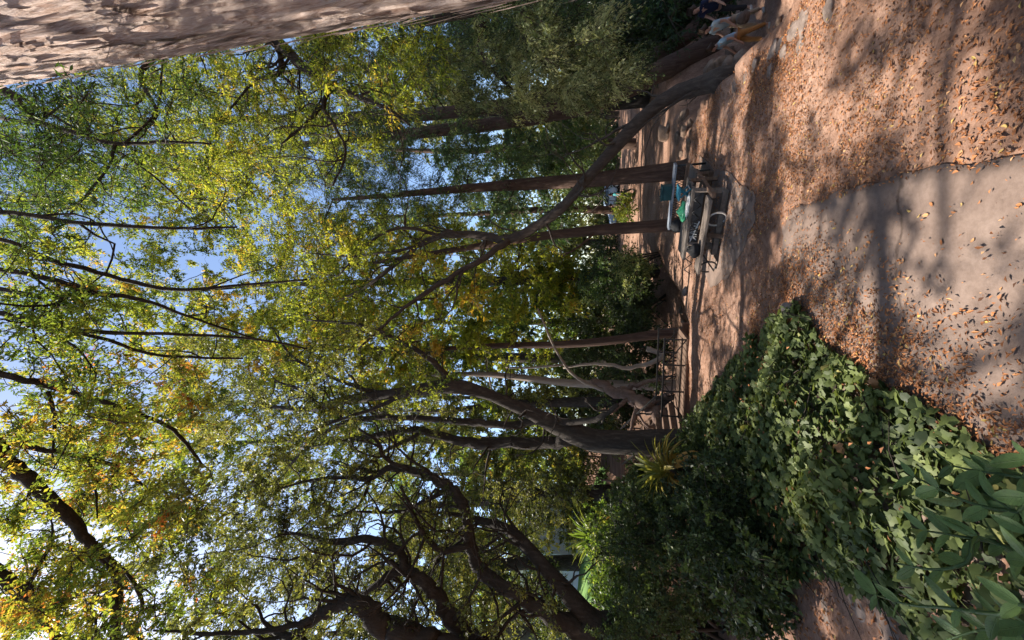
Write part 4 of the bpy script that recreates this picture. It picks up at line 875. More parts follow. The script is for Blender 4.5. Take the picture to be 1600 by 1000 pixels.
def broad_shrub():
    r = np.random.default_rng(95); t = thing('broad_leaved_shrub', 'glossy broad-leaved shrub in the near left corner, over the ivy', 'shrub', (-1.0, 1.35, hz(-1.0, 1.35)))
    base = np.array((-1.0, 1.3, hz(-1.0, 1.3))); metas = []
    for q in range(6):
        n = 9; s = np.linspace(0, 1, n); w = np.sin(s ** .85 * math.pi) ** .75 * (.17 + .03 * (q % 3)); bend = [-.15, .1, -.3, -.2, .05, -.4][q]
        z = bend * s ** 2 * .6; up_ = .25 * w
        V = np.vstack([np.stack([s, -w, z + up_], -1), np.stack([s, -w * .5, z + up_ * .4], -1), np.stack([s, 0 * w, z], -1), np.stack([s, w * .5, z + up_ * .4], -1), np.stack([s, w, z + up_], -1)])
        F = [(c * n + i, c * n + i + 1, (c + 1) * n + i + 1, (c + 1) * n + i) for c in range(4) for i in range(n - 1)]
        metas.append(mesh_np('leaf', V, [np.array(F)], M['leaf_broad'], np.full(len(F), [.2, .4, .55, .7, .85, .95][q])))
    stems = [[(1640, 900, 1.25), (1600, 870, 1.35), (1560, 850, 1.45), (1500, 838, 1.5), (1450, 830, 1.6)], [(1640, 800, 1.35), (1590, 800, 1.42), (1530, 790, 1.5), (1480, 770, 1.55), (1430, 745, 1.65)],
             [(1640, 960, 1.2), (1560, 960, 1.3), (1480, 950, 1.4), (1420, 945, 1.5), (1370, 930, 1.6)], [(1640, 860, 1.35), (1610, 820, 1.4), (1570, 790, 1.45), (1540, 770, 1.5)],
             [(1640, 990, 1.3), (1590, 985, 1.35), (1530, 985, 1.4), (1480, 1000, 1.45)], [(1640, 740, 1.4), (1600, 745, 1.45), (1560, 740, 1.5), (1520, 735, 1.55), (1490, 728, 1.6)], [(1560, 850, 1.45), (1510, 880, 1.45), (1460, 890, 1.5), (1400, 880, 1.6)]]
    for st in stems:
        P = np.array([at(*q)[0] for q in st]); P0, R0 = smooth_path(np.vstack([base + r.normal(size=3) * .04, P]), np.linspace(.008, .003, len(P) + 1), 4)
        MB().tube(P0, R0, 6).build('stem', M['leaf_broad'], t)
        m = len(P0)
        for j in range(5, m, 3):
            for sd in (-1, 1):
                if r.random() < .12: continue
                T = unit(P0[min(j + 1, m - 1)] - P0[max(j - 1, 0)]); up_ = np.array((0, 0, 1.0)); S = unit(np.cross(T, up_)) * sd
                d = unit(T * r.uniform(.4, .9) + S * r.uniform(.5, .9) + up_ * r.uniform(-.1, .35)); nrm = unit(up_ + r.normal(size=3) * .3); y = unit(np.cross(nrm, d)); nrm = np.cross(d, y)
                o = bpy.data.objects.new('leaf', metas[r.integers(6)]); COL.objects.link(o); o.parent = t; sc = r.uniform(.06, .105)
                mw = Matrix(((d[0], y[0], nrm[0], 0), (d[1], y[1], nrm[1], 0), (d[2], y[2], nrm[2], 0), (0, 0, 0, 1)))
                q = P0[j] - np.array(t.location)
                o.matrix_basis = Matrix.Translation(q) @ mw @ Matrix.Scale(sc, 4)
broad_shrub()

# ------------------------------------------------------------------ rocks
def boulder(P, S, seed, squash=.65, mat='rock', name='boulder', parent=None):
    r = np.random.default_rng(seed)
    n, k = 14, 18; th = np.linspace(0, math.pi, n); ph = np.linspace(0, 2 * math.pi, k, endpoint=False)
    T, H_ = np.meshgrid(th, ph, indexing='ij'); D = np.stack([np.sin(T) * np.cos(H_), np.sin(T) * np.sin(H_), np.cos(T)], -1).reshape(-1, 3)
    rad = 1 + .28 * vnoise(D * 1.3 + seed * 3.7, seed) + .12 * vnoise(D * 3.2 + seed, seed + 1)
    for _ in range(6):
        nrm = unit(r.normal(size=3)); lim = r.uniform(.55, .85); dd = D @ nrm * rad; rad = np.where(dd > lim, rad * lim / np.maximum(dd, .01), rad)
    V = D * rad[:, None] * np.array((S * r.uniform(.8, 1.3), S * r.uniform(.8, 1.2), S * squash)) * .5
    a = r.uniform(0, 6.28); c, s_ = math.cos(a), math.sin(a); V = V @ np.array([(c, s_, 0), (-s_, c, 0), (0, 0, 1)])
    i, j = np.meshgrid(np.arange(n - 1), np.arange(k), indexing='ij'); j2 = (j + 1) % k
    F = np.stack([i * k + j, (i + 1) * k + j, (i + 1) * k + j2, i * k + j2], -1).reshape(-1, 4)
    o = bpy.data.objects.new(name, mesh_np(name, V, [F], M[mat])); COL.objects.link(o); o.location = [float(q) for q in P]
    return o
r_ = np.random.default_rng(120); ORD = 'first second third fourth fifth sixth seventh eighth ninth tenth eleventh'.split()
def hit(x, y, d0=2.0, d1=60.0):
    """where the line of sight at this spot of the photograph meets the ground"""
    D = np.arange(d0, d1, .02); d = ray(x, y); t = D / d[1]; X, Z = d[0] * t, EYE + d[2] * t
    b = np.nonzero(Z < height(X, D))[0]
    q = b[0] if len(b) else -1
    return np.array((X[q], D[q], Z[q]))
for i, (x, y, s) in enumerate([(1150, 112, .34), (1138, 124, .34), (1142, 102, .36), (1126, 106, .36), (1112, 104, .32), (1100, 112, .3)]):
    p, t = at(x, y, 5.75 + .12 * i); o = boulder((p[0], p[1], max(p[2] - .08, hz(p[0], p[1])) - .03), s, 300 + i, .7, 'rock_brown'); tag(o, ORD[i] + ' brown rock at the foot of the leaning tree, counting from the ledge upward', 'rock', 'rocks at the foot of the leaning tree')
for i, (x, y, s) in enumerate([(1300, 15, .22), (1262, 28, .26), (1240, 52, .3), (1255, 70, .16), (1215, 75, .24), (1228, 84, .18), (1192, 90, .28), (1178, 104, .2), (1205, 112, .16), (1160, 118, .26), (1145, 134, .22)]):
    p = on_ground(x, y); o = boulder((p[0], p[1], hz(p[0], p[1]) + .0), s * .8, 320 + i, .3, 'rock_ledge'); tag(o, ORD[i] + ' grey-brown rock slab along the creek ledge, counting from the top edge', 'rock', 'rock slabs along the ledge')
for i in range(18):
    X = r_.uniform(5.4, 11.5); Y = r_.uniform(8.0, 13.5); s = r_.uniform(.3, .9); o = boulder((X, Y, hz(X, Y) + s * .1), s, 350 + i, .6, 'rock_brown'); tag(o, 'brown boulder lying in the shaded creek bed', 'rock', 'boulders in the creek bed')
o = boulder((*on_ground(1243, 486)[:2], .05), .17, 400, .75); tag(o, 'small pale stone at the tip of the ivy bed', 'rock')
o = boulder((*on_ground(1290, 962)[:2], -.02), .34, 401, .3, 'rock_ledge'); tag(o, 'flat grey stone half buried by the ivy at the near left', 'rock')
o = boulder((*on_ground(1340, 945)[:2], -.01), .2, 402, .3, 'rock_ledge'); tag(o, 'smaller grey stone beside the flat stone at the near left', 'rock')
for i, (x, y, s) in enumerate([(1078, 225, .3), (1070, 205, .34), (1066, 240, .26), (1072, 180, .4), (1060, 215, .34), (1080, 195, .24)]):
    p = hit(x, y); o = boulder((p[0], p[1], hz(p[0], p[1]) + .02), s, 410 + i, .55, 'rock_brown'); tag(o, ORD[[3, 1, 4, 0, 2, 5][i]] + ' dark stone in the gully right of the table', 'rock', 'stones in the gully')
for i, (x, y, s) in enumerate([(1070, 505, .34), (1076, 530, .3), (1066, 485, .28), (1074, 455, .22), (1062, 520, .34)]):
    p = hit(x, y); o = boulder((p[0], p[1], hz(p[0], p[1]) + .05), s, 420 + i, .7); tag(o, ORD[[2, 4, 1, 0, 3][i]] + ' mossy grey rock at the rim of the dell, counting from the table', 'rock', 'rocks at the rim of the dell')

# ------------------------------------------------------------------ picnic table, bench and the belongings on them
def seg_box(mb, P, Q, w, h, roll=0.0):
    P = np.array(P, float); Q = np.array(Q, float); d = Q - P; L = np.linalg.norm(d); x = d / L
    ref = np.array((0, 0, 1.0)) if abs(x[2]) < .9 else np.array((0, 1.0, 0)); y = unit(np.cross(ref, x)); z = np.cross(x, y)
    if roll: y, z = y * math.cos(roll) + z * math.sin(roll), z * math.cos(roll) - y * math.sin(roll)
    mb.box((P + Q) / 2, (L, w, h), np.stack([x, y, z], 1)); return mb
def bevel(o, w=.004):
    m = o.modifiers.new('edge', 'BEVEL'); m.width = w; m.segments = 2; m.limit_method = 'ANGLE'; return o
E_T = np.array((-.80, .60, 0)); N_T = np.array((.60, .80, 0))          # along the table, and away from the camera
T0 = np.array((1.72, 5.35, 0.0))
def tp(a, b, z):
    a, b, z = a * .84, b * .8, z * .88
    return T0 + E_T * a + N_T * b + np.array((0, 0, z + hz(*(T0 + E_T * a + N_T * b)[:2]) * 0))
M['graffiti'] = plain('white_spray_paint', (.62, .62, .6), .6, .1); M['dark_board'] = wood_mat('dark_board', (.04, .036, .034), (.1, .09, .085))
M['plank_blue'] = wood_mat('bluish_plank', (.1, .115, .14), (.22, .24, .28)); M['plank_pale'] = wood_mat('pale_plank', (.075, .058, .047), (.2, .16, .135))
def picnic_table():
    t = thing('picnic_table', 'weathered picnic table with steel frame and graffiti, on a concrete pad under the trees', 'picnic table', (T0[0], T0[1], 0))
    LT = 1.32
    for i in range(4):                                   # table boards
        bevel(seg_box(MB(), tp(.02 - .02 * (i % 2), .24 + i * .135, .43), tp(LT + .03 * (i % 2), .24 + i * .135, .43), .125, .038).build('table_board', M['plank'], t, False))
    for i in range(2):
        bevel(seg_box(MB(), tp(.08, -.22 + i * .135, .27), tp(LT + .05, -.22 + i * .135, .27), .12, .035).build('seat_board', M['plank_pale'], t, False))
    for i in range(2):
        bevel(seg_box(MB(), tp(.0, 1.02 + i * .135, .27), tp(LT, 1.02 + i * .135, .27), .12, .035).build('seat_board', M['plank'], t, False))
    bevel(seg_box(MB(), tp(.1, .2, .345), tp(LT - .15, .2, .345), .025, .13).build('front_panel', M['dark_board'], t, False))
    bevel(seg_box(MB(), tp(.0, -.12, .06), tp(LT - .25, -.12, .06), .07, .07).build('ground_beam', M['plank_pale'], t, False))
    bevel(seg_box(MB(), tp(.0, .95, .06), tp(LT - .25, .95, .06), .07, .07).build('ground_beam', M['plank_brown'], t, False))
    for a in (.03, LT - .35):
        for b in (-.08, .08, .6, .95):
            zt = .25 if b in (-.08, .95) else .41
            bevel(seg_box(MB(), tp(a + .03 * (b == .08), b, -.02), tp(a + .03 * (b == .08), b + (.1 if b == .08 else 0), zt), .05, .05).build('leg', M['plank_pale'] if b < .2 else M['plank_brown'], t, False))
        seg_box(MB(), tp(a, -.26, .235), tp(a, 1.2, .235), .045, .045).build('cross_beam', M['plank_brown'], t, False)
    bevel(seg_box(MB(), tp(.72, -.24, -.02), tp(.72, -.1, .25), .05, .05).build('leg', M['plank_brown'], t, False))
    for a in (.1, .32, .55, .95, 1.18, 1.4):               # truss rods
        MB().tube(np.array([tp(a, .18, .29), tp(a + .11, .16, .41)]), [.007, .007], 6, sub=2).build('truss_rod', M['steel'], t)
        MB().tube(np.array([tp(a + .22, .18, .29), tp(a + .11, .16, .41)]), [.007, .007], 6, sub=2).build('truss_rod', M['steel'], t)
    for a, mat in ((.42, 'steel_light'), (1.28, 'steel')):   # bent pipe hoops that brace the seat
        c = tp(a, -.2, .13); P = np.array([c + E_T * .11 * math.cos(q) * 1.0 + N_T * .05 * math.cos(q) + np.array((0, 0, .11 * math.sin(q))) for q in np.linspace(-.4, 5.2, 26)])
        MB().tube(P, [.012] * len(P), 8).build('pipe_hoop', M[mat], t)
    MB().tube(np.array([tp(1.0, -.2, .26), tp(1.35, -.22, .03)]), [.01, .01], 6, sub=3).build('brace', M['steel'], t)
    mb = MB()                                           # scrawled tag on the front panel, strokes of paint
    f = lambda a, z: tp(.62 + a, .183, .288 + z * .95)
    for st in [[(0, .1), (.03, .0), (.06, .07), (.09, 0), (.12, .11)], [(.14, 0), (.18, .12), (.22, 0)], [(.155, .045), (.21, .045)], [(.25, 0), (.25, .11), (.31, .09), (.26, .055), (.32, 0)], [(.35, .1), (.43, .11), (.36, .0), (.45, .01)], [(-.02, -.01), (.46, .125)]]:
        for p, q in zip(st[:-1], st[1:]): seg_box(mb, f(*p), f(*q), .003, .014)
    pn = [c for c in t.children if c.name.startswith('front_panel')][0]
    tag(mb.build('graffiti', M['graffiti'], pn, False), kind='stuff')
    return t
picnic_table()
def mesh_bench():
    o0 = T0 + N_T * 1.3 + E_T * .0
    q = lambda a, b, z: o0 + E_T * a * .84 + N_T * b + np.array((0, 0, z * .8))
    t = thing('park_bench', 'bench with bluish top rail and dark wire mesh back, behind the picnic table', 'bench', (o0[0], o0[1], 0))
    bevel(seg_box(MB(), q(0, 0, .56), q(1.3, 0, .56), .16, .035).build('top_rail', M['plank_blue'], t, False))
    bevel(seg_box(MB(), q(0, -.04, .34), q(1.3, -.04, .34), .04, .05).build('lower_rail', M['plank_brown'], t, False))
    bevel(seg_box(MB(), q(0, -.25, .3), q(1.3, -.25, .3), .3, .03).build('seat', M['plank'], t, False))
    for a in (.04, 0.65, 1.26):
        MB().tube(np.array([q(a, 0, -.1), q(a, 0, .54)]), [.018, .018], 8, sub=2).build('leg', M['steel'], t)
        MB().tube(np.array([q(a, -.36, -.1), q(a, -.36, .285)]), [.018, .018], 8, sub=2).build('leg', M['steel'], t)
    mb = MB()
    for a in np.arange(.03, 1.28, .05):
        mb.tube(np.array([q(a, -.01, .36), q(a + .09, -.01, .545)]), [.005, .005], 5, sub=2); mb.tube(np.array([q(a + .09, -.012, .36), q(a, -.012, .545)]), [.005, .005], 5, sub=2)
    tag(mb.build('wire_mesh', M['steel'], t), kind='stuff')
mesh_bench()
M['green_bag'] = plain('green_plastic', (.06, .34, .17), .35, .25, 14, .5); M['teal'] = plain('teal_cloth', (.02, .13, .19), .6, .2, 12); M['black_cloth'] = plain('black_cloth', (.012, .012, .014), .8, .3, 12)
M['dark_green'] = plain('dark_green_case', (.012, .05, .055), .6, .2, 10); M['white_paper'] = plain('white_paper', (.62, .6, .58), .7, .1, 10)
def lump(name, P, S, seed, mat, label, cat, crumple=.25, neck=False):
    n, k = 22, 28; th = np.linspace(0, math.pi, n); ph = np.linspace(0, 2 * math.pi, k, endpoint=False); T, H_ = np.meshgrid(th, ph, indexing='ij')
    D = np.stack([np.sin(T) * np.cos(H_), np.sin(T) * np.sin(H_), np.cos(T)], -1).reshape(-1, 3)
    rd = 1 + crumple * (1 - np.abs(vnoise(D * 2.6 + seed, seed)) * 2) * .6 + crumple * .4 * vnoise(D * 5 + seed, seed + 1)
    V = D * rd[:, None]
    if neck: up_ = np.clip((V[:, 2] - .35) / .6, 0, 1); V[:, :2] *= (1 - .75 * up_ ** .7)[:, None]; V[:, 2] += .35 * up_
    V[:, 2] = np.maximum(V[:, 2], -.75); V = (V + (0, 0, .75)) * np.array(S) * .5
    i, j = np.meshgrid(np.arange(n - 1), np.arange(k), indexing='ij'); j2 = (j + 1) % k
    F = np.stack([i * k + j, (i + 1) * k + j, (i + 1) * k + j2, i * k + j2], -1).reshape(-1, 4)
    o = bpy.data.objects.new(name, mesh_np(name, V, [F], M[mat])); COL.objects.link(o); o.location = [float(c) for c in P]; o.rotation_euler.z = -.6
    return tag(o, label, cat)
lump('plastic_bag', tp(.5, .42, .449), (.26, .18, .12), 5, 'green_bag', 'crumpled bright green plastic bag lying on the picnic table', 'bag', .35, True)
lump('paper_bag', tp(.34, .26, .449), (.3, .1, .05), 6, 'white_paper', 'crumpled white paper on the picnic table beside the green bag', 'paper', .4)
lump('backpack', tp(.98, -.16, .29), (.2, .16, .16), 7, 'black_cloth', 'small black bag on the seat of the picnic table', 'bag', .2, True)
def teal_chair():
    b = tp(.06, .36, .449); t = thing('folding_stool', 'teal folding stool standing on the right end of the picnic table', 'stool', b); q = lambda a, c, z: b + E_T * a * .75 + N_T * c * .75 + np.array((0, 0, z * .75))
    V = [q(-.02, -.12, .2), q(.2, -.12, .2), q(.2, .12, .2), q(-.02, .12, .2)]
    bevel(seg_box(MB(), q(-.03, 0, .2), q(.2, 0, .2), .24, .025).build('seat', M['teal'], t, False))
    for a, a2 in ((0, .17), (.17, 0)):
        for c in (-.1, .1): MB().tube(np.array([q(a, c, .005), q(a2, c, .195)]), [.012, .012], 8, sub=2).build('leg', M['teal'], t)
    MB().tube(np.array([q(0, -.1, .03), q(0, .1, .03)]), [.008, .008], 8, sub=2).build('crossbar', M['steel_light'], t)
teal_chair()
def cool_box():
    b = T0 + N_T * 1.3 + E_T * .45 + np.array((0, 0, .464)); t = thing('storage_case', 'dark green case standing on the bluish rail of the bench', 'case', b); rot = np.stack([E_T, N_T, (0, 0, 1)], 1)
    mb = MB(); mb.box(b + (0, 0, .07), (.24, .15, .14), rot); bevel(mb.build('body', M['dark_green'], t, False), .015)
    mb = MB(); mb.box(b + (0, 0, .155), (.25, .16, .028), rot); bevel(mb.build('lid', M['dark_green'], t, False), .01)
    MB().tube(np.array([b + E_T * -.06 + (0, 0, .165), b + E_T * -.05 + (0, 0, .2), b + E_T * .05 + (0, 0, .2), b + E_T * .06 + (0, 0, .165)]), [.007] * 4, 6, sub=3).build('handle', M['steel'], t)
cool_box()
bk = lump('backpack', T0 + N_T * 1.05 + E_T * .95 + np.array((0, 0, .254)), (.22, .18, .24), 8, 'black_cloth', 'black rucksack on the left end of the mesh bench', 'bag', .12)
# concrete pad below the table
PAD = [(2.73, 6.72), (2.2, 5.95), (1.95, 5.35), (1.57, 4.85), (1.39, 4.53), (1.07, 4.51), (.82, 4.85), (.55, 5.4), (.5, 6.2), (1.1, 7.0), (2.0, 7.2)]
def pad():
    c = np.mean(PAD, 0); ring = []
    for i in range(len(PAD)):
        a, b = np.array(PAD[i]), np.array(PAD[(i + 1) % len(PAD)])
        for s in np.linspace(0, 1, 6, endpoint=False): p = a + (b - a) * s; ring.append(p + (c - p) * .02 * math.sin(i * 7 + s * 9))
    ring = np.array(ring); V = []; rings = 9
    for f in np.linspace(1, .0, rings):
        q = c + (ring - c) * max(f, .01); V.append(np.column_stack([q, height(q[:, 0], q[:, 1]) * .8 + .012]))
    low = np.column_stack([ring, height(ring[:, 0], ring[:, 1]) - .08]); V = [low] + V; k = len(ring); V = np.vstack(V)
    i, j = np.meshgrid(np.arange(rings), np.arange(k), indexing='ij'); j2 = (j + 1) % k
    F = np.stack([i * k + j, i * k + j2, (i + 1) * k + j2, (i + 1) * k + j], -1).reshape(-1, 4)[:, ::-1]
    tag(put('concrete_pad', V, [F], M['path'], smooth=False), kind='structure')
pad()

# ------------------------------------------------------------------ footbridge and steps
def bridge():
    A = np.array((-.35, 7.75, -.02)); B = np.array((-2.0, 8.15, -.02)); e = unit(B - A); n = np.array((-e[1], e[0], 0)); n = n if n[1] > 0 else -n
    t = thing('footbridge', 'small timber footbridge with a dark metal handrail at the edge of the dell', 'bridge', tuple(A))
    L = np.linalg.norm(B - A); k = 13
    for i in range(k):
        c = A + e * (i + .5) * L / k; bevel(seg_box(MB(), c - n * .05, c + n * .85, L / k * .9, .05).build('deck_plank', M['plank_brown'], t, False), .006)
    for z, w in ((.42, .03), (.1, .025)):
        for off in (0., .8):
            seg_box(MB(), A + n * off + (0, 0, z), B + n * off + (0, 0, z), w, w).build('rail', M['steel'], t, False)
    for off in (0., .8):
        for f in (0.02, .33, .66, .98):
            P = A + e * L * f + n * off; seg_box(MB(), P + (0, 0, -.5), P + (0, 0, .44), .03, .03).build('post', M['steel'], t, False)
        for f0, f1 in ((.02, .33), (.98, .66)):
            seg_box(MB(), A + e * L * f0 + n * off + (0, 0, .02), A + e * L * f1 + n * off + (0, 0, .4), .018, .018).build('brace', M['steel'], t, False)
    for off in (.0, .8): bevel(seg_box(MB(), A - e * .1 + n * off + (0, 0, -.11), B + e * .1 + n * off + (0, 0, -.11), .1, .16).build('girder', M['plank_brown'], t, False))
    s = thing('timber_steps', 'short flight of brown timber steps with a sloping rail, left of the bridge', 'steps', tuple(B))
    d = unit(np.array((-.85, .8, 0)))
    m = np.array((d[1], -d[0], 0))
    for i in range(6):
        c = B + e * .1 + d * (.1 + .24 * i) + n * .35 + np.array((0, 0, .02 + .115 * i)); bevel(seg_box(MB(), c - m * .45, c + m * .45, .22, .05).build('tread', M['plank_brown'], s, False), .006)
        bevel(seg_box(MB(), c - m * .44 - d * .1 + (0, 0, -.065), c + m * .44 - d * .1 + (0, 0, -.065), .03, .075).build('riser', M['plank_brown'], s, False), .004)
    for sd in (-.47, .47):
        P = B + e * .1 + n * .35 + m * sd; Q = P + d * 1.5 + np.array((0, 0, .72))
        seg_box(MB(), P + (0, 0, .42), Q + (0, 0, .42), .03, .03).build('rail', M['steel'], s, False); seg_box(MB(), P + (0, 0, -.1), Q + (0, 0, -.1), .05, .16).build('stringer', M['plank_brown'], s, False)
        for f in (.05, .5, .95): R_ = P + (Q - P) * f; seg_box(MB(), R_ + (0, 0, -.3), R_ + (0, 0, .43), .028, .028).build('post', M['steel'], s, False)
bridge()
def far_steps():
    p, _ = at(965, 722, 12); b = np.array((p[0], p[1], p[2])); t = thing('timber_steps', 'worn reddish timber steps climbing the left bank behind the main trunk', 'steps', tuple(b))
    for i in range(7):
        c = b + np.array((-.05 * i, .3 * i, .1 * i - .15)); bevel(seg_box(MB(), c - np.array((.55, 0, 0)), c + np.array((.5, 0, 0)), .16, .12).build('step', M['plank_brown'], t, False), .01)
    MB().tube(np.array([b + (-.6, 0, -.3), b + (-.6, 0, .5)]), [.03, .03], 6, sub=2).build('post', M['plank_brown'], t); MB().tube(np.array([b + (-.6, 2, .3), b + (-.6, 2, 1.2)]), [.03, .03], 6, sub=2).build('post', M['plank_brown'], t)
    MB().tube(np.array([b + (-.6, -.1, .46), b + (-.6, 2.1, 1.16)]), [.02, .02], 6, sub=2).build('rail', M['plank_brown'], t)
far_steps()
def fallen():
    limbs = [[(925, 596, 10.4, 11), (965, 612, 10.0, 17), (1000, 628, 9.7, 21), (1030, 652, 9.4, 20), (1055, 685, 9.2, 17), (1075, 715, 9.1, 12)], [(1010, 635, 9.6, 10), (1035, 620, 9.4, 7), (1062, 605, 9.2, 4)], [(1000, 630, 9.7, 9), (990, 655, 9.4, 7), (985, 690, 9.2, 4)], [(965, 612, 10, 9), (1000, 600, 9.8, 8), (1040, 590, 9.6, 5)], [(1030, 650, 9.4, 8), (1010, 680, 9.3, 6), (1000, 705, 9.2, 4)], [(985, 620, 9.8, 7), (960, 640, 9.6, 5), (935, 655, 9.5, 3)], [(1040, 665, 9.3, 7), (1020, 668, 9.2, 5), (1005, 660, 9.1, 3)], [(1020, 645, 9.5, 6), (1048, 640, 9.3, 4), (1070, 648, 9.1, 3)], [(990, 622, 9.7, 5), (1000, 650, 9.5, 4), (1030, 700, 9.3, 3)]]
    P, R = trace(limbs[0]); t = thing('fallen_log', 'weathered brown fallen log with splayed roots lying across the dell', 'log', tuple(P[2]))
    for i, lb in enumerate(limbs):
        P, R = trace(lb); P, R = smooth_path(P, R, 6); P[1:-1] += np.random.default_rng(i).normal(size=P[1:-1].shape) * R[1:-1, None] * .25; V, F = tube(P, R, 12, .25); mb = MB(); mb.add(V, F); mb.build('stem' if i == 0 else 'root', M['bark_root'], t)
fallen()

# ------------------------------------------------------------------ far setting: lawn, wall, parked car
M['grass'] = plain('lawn', (.1, .2, .035), .8, .3, 3); M['wall'] = plain('pale_blue_render', (.3, .38, .46), .8, .06, 2); M['trim'] = plain('white_trim', (.55, .55, .54), .7, .05)
gxl, gyl = np.meshgrid(np.linspace(-26, -7.5, 24), np.linspace(11, 21, 18), indexing='ij'); kx, ky = gxl.shape
i, j = np.meshgrid(np.arange(kx - 1), np.arange(ky - 1), indexing='ij')
tag(put('lawn', np.stack([gxl, gyl, height(gxl, gyl) + .03], -1).reshape(-1, 3), [np.stack([i * ky + j, (i + 1) * ky + j, (i + 1) * ky + j + 1, i * ky + j + 1], -1).reshape(-1, 4)], M['grass']), kind='structure')
def building():
    b = (-21, 24, hz(-21, 24)); t = thing('building', 'pale blue rendered building beyond the lawn at the far left', 'building', b); x0, x1, y0, z0 = -29, -14.5, 23.0, b[2] - .5
    mb = MB(); mb.box(((x0 + x1) / 2, y0 + 3, z0 + 2.1), (x1 - x0, 6, 4.2)); mb.build('wall', M['wall'], t, False)
    mb = MB(); mb.box(((x0 + x1) / 2, y0 + 3, z0 + 4.29), (x1 - x0 + .5, 6.5, .18)); mb.build('roof', M['trim'], t, False)
    for xx in (-27, -24, -21, -18, -16):
        mb = MB(); mb.box((xx, y0 - .02, z0 + 2.5), (1.2, .08, 1.3)); f = mb.build('window', M['trim'], t, False); mb = MB(); mb.box((xx, y0 - .065, z0 + 2.5), (1.05, .02, 1.15)); mb.build('pane', M['dark_green'], f, False)
building()
M['car'] = plain('pale_blue_car_paint', (.42, .52, .68), .25, .05, 3, .6); M['glass'] = plain('car_glass', (.02, .025, .03), .08, .1, 3, .8); M['rubber'] = plain('rubber', (.015, .015, .015), .8); M['chrome'] = plain('wheel_metal', (.4, .4, .42), .3, .1, 5, .5, .8)
M['lamp_red'] = plain('lamp_red', (.35, .02, .02), .3, .1); M['lamp_white'] = plain('lamp_white', (.7, .7, .7), .2, .05)
def car(x, y):
    z = hz(x, y); t = thing('parked_car', 'pale blue car parked beyond the clearing, seen between the two upright trunks', 'car', (x, y, z)); w = .85
    prof = np.array([(-2.05, .32), (-2.1, .55), (-2.02, .8), (-1.75, .9), (-1.05, .97), (-.35, 1.38), (.55, 1.45), (1.25, 1.32), (1.75, 1.0), (2.0, .92), (2.08, .6), (2.02, .32), (1.75, .26), (-1.8, .26)])
    def ext(pr, w0, w1=None): 
        k = len(pr); V = np.vstack([np.column_stack([pr[:, 0], np.full(k, s * (w0 - .16 * np.clip((pr[:, 1] - .9) / .5, 0, 1))), pr[:, 1]]) for s in (-1, 1)]); F = np.array([(i, (i + 1) % k, k + (i + 1) % k, k + i) for i in range(k)])
        return V, F, k
    V, F, k = ext(prof, w); me = bpy.data.meshes.new('body'); me.from_pydata((V + (x, y, z) - np.array(t.location)).tolist(), [], [tuple(f) for f in F] + [tuple(range(k))[::-1], tuple(range(k, 2 * k))]); me.materials.append(M['car']); ob = bpy.data.objects.new('body', me); COL.objects.link(ob); ob.parent = t; bevel(ob, .05)
    for a, b, c, d in (((-.85, 1.0), (-.3, 1.31), (.12, 1.35), (.12, 1.0)), ((.2, 1.0), (.2, 1.36), (.6, 1.37), (.95, 1.3)), ):
        pass
    for poly in ([(-.88, .98), (-.3, 1.32), (.1, 1.37), (.1, .98)], [(.18, .98), (.18, 1.37), (.6, 1.38), (.85, 1.33), (.85, .98)], [(.92, .98), (.92, 1.31), (1.2, 1.26), (1.55, .98)]):
        for s in (-1, 1):
            me = bpy.data.meshes.new('window'); me.from_pydata([(p[0], s * (w - .16 * max(0, min(1, (p[1] - .9) / .5)) + .006), p[1]) for p in poly], [], [tuple(range(len(poly)))]); me.materials.append(M['glass']); o = bpy.data.objects.new('window', me); COL.objects.link(o); o.parent = t
    for sx in (-1.3, 1.3):
        for s in (-1, 1):
            c = np.array((x + sx, y + s * .78, z + .31)); an = np.linspace(0, 2 * math.pi, 24)
            wv = MB().tube(np.array([c + (0, -.1, 0), c + (0, .1, 0)]), [.31, .31], 24).build('wheel', M['rubber'], t, False); MB().tube(np.array([c + (0, -.108, 0), c + (0, .108, 0)]), [.19, .19], 18).build('rim', M['chrome'], wv, False)
    for s in (-.6, .6):
        mb = MB(); mb.box((x - 2.07, y + s, z + .68), (.1, .3, .12)); mb.build('headlight', M['lamp_white'], t, False); mb = MB(); mb.box((x + 2.05, y + s, z + .75), (.08, .25, .14)); mb.build('tail_light', M['lamp_red'], t, False)
car(10.9, 35.5)

# ------------------------------------------------------------------ people
SK = {'skin': plain('skin', (.42, .24, .17), .5, .1, 6), 'hair_brown': plain('hair_brown', (.04, .022, .013), .7), 'hair_fair': plain('hair_fair', (.2, .12, .06), .7), 'white': plain('white_cotton', (.75, .74, .78), .8, .05), 'greyblue': plain('grey_blue_cotton', (.3, .36, .4), .85, .1), 'blue': plain('light_blue_cotton', (.28, .4, .5), .85, .12), 'tan': plain('tan_trousers', (.32, .17, .06), .85, .15), 'dark': plain('dark_trousers', (.03, .03, .034), .85, .2), 'beige': plain('beige_trousers', (.36, .28, .2), .85, .15), 'teal': plain('teal_shirt', (.05, .3, .32), .8, .15), 'shoe': plain('pale_shoe', (.4, .38, .35), .7), 'eye': plain('eye_dark', (.01, .01, .01), .2)}
def navy():
    m = NT('navy_striped'); w = m.n('TexWave', Scale=14.0); m.l(m.coord((0, 0, 1)), w.inputs['Vector']); return m.finish(m.ramp(w.outputs['Fac'], [(.7, (.015, .02, .05)), (.9, (.35, .36, .4))]), .85)
SK['navy'] = navy()
dg = None
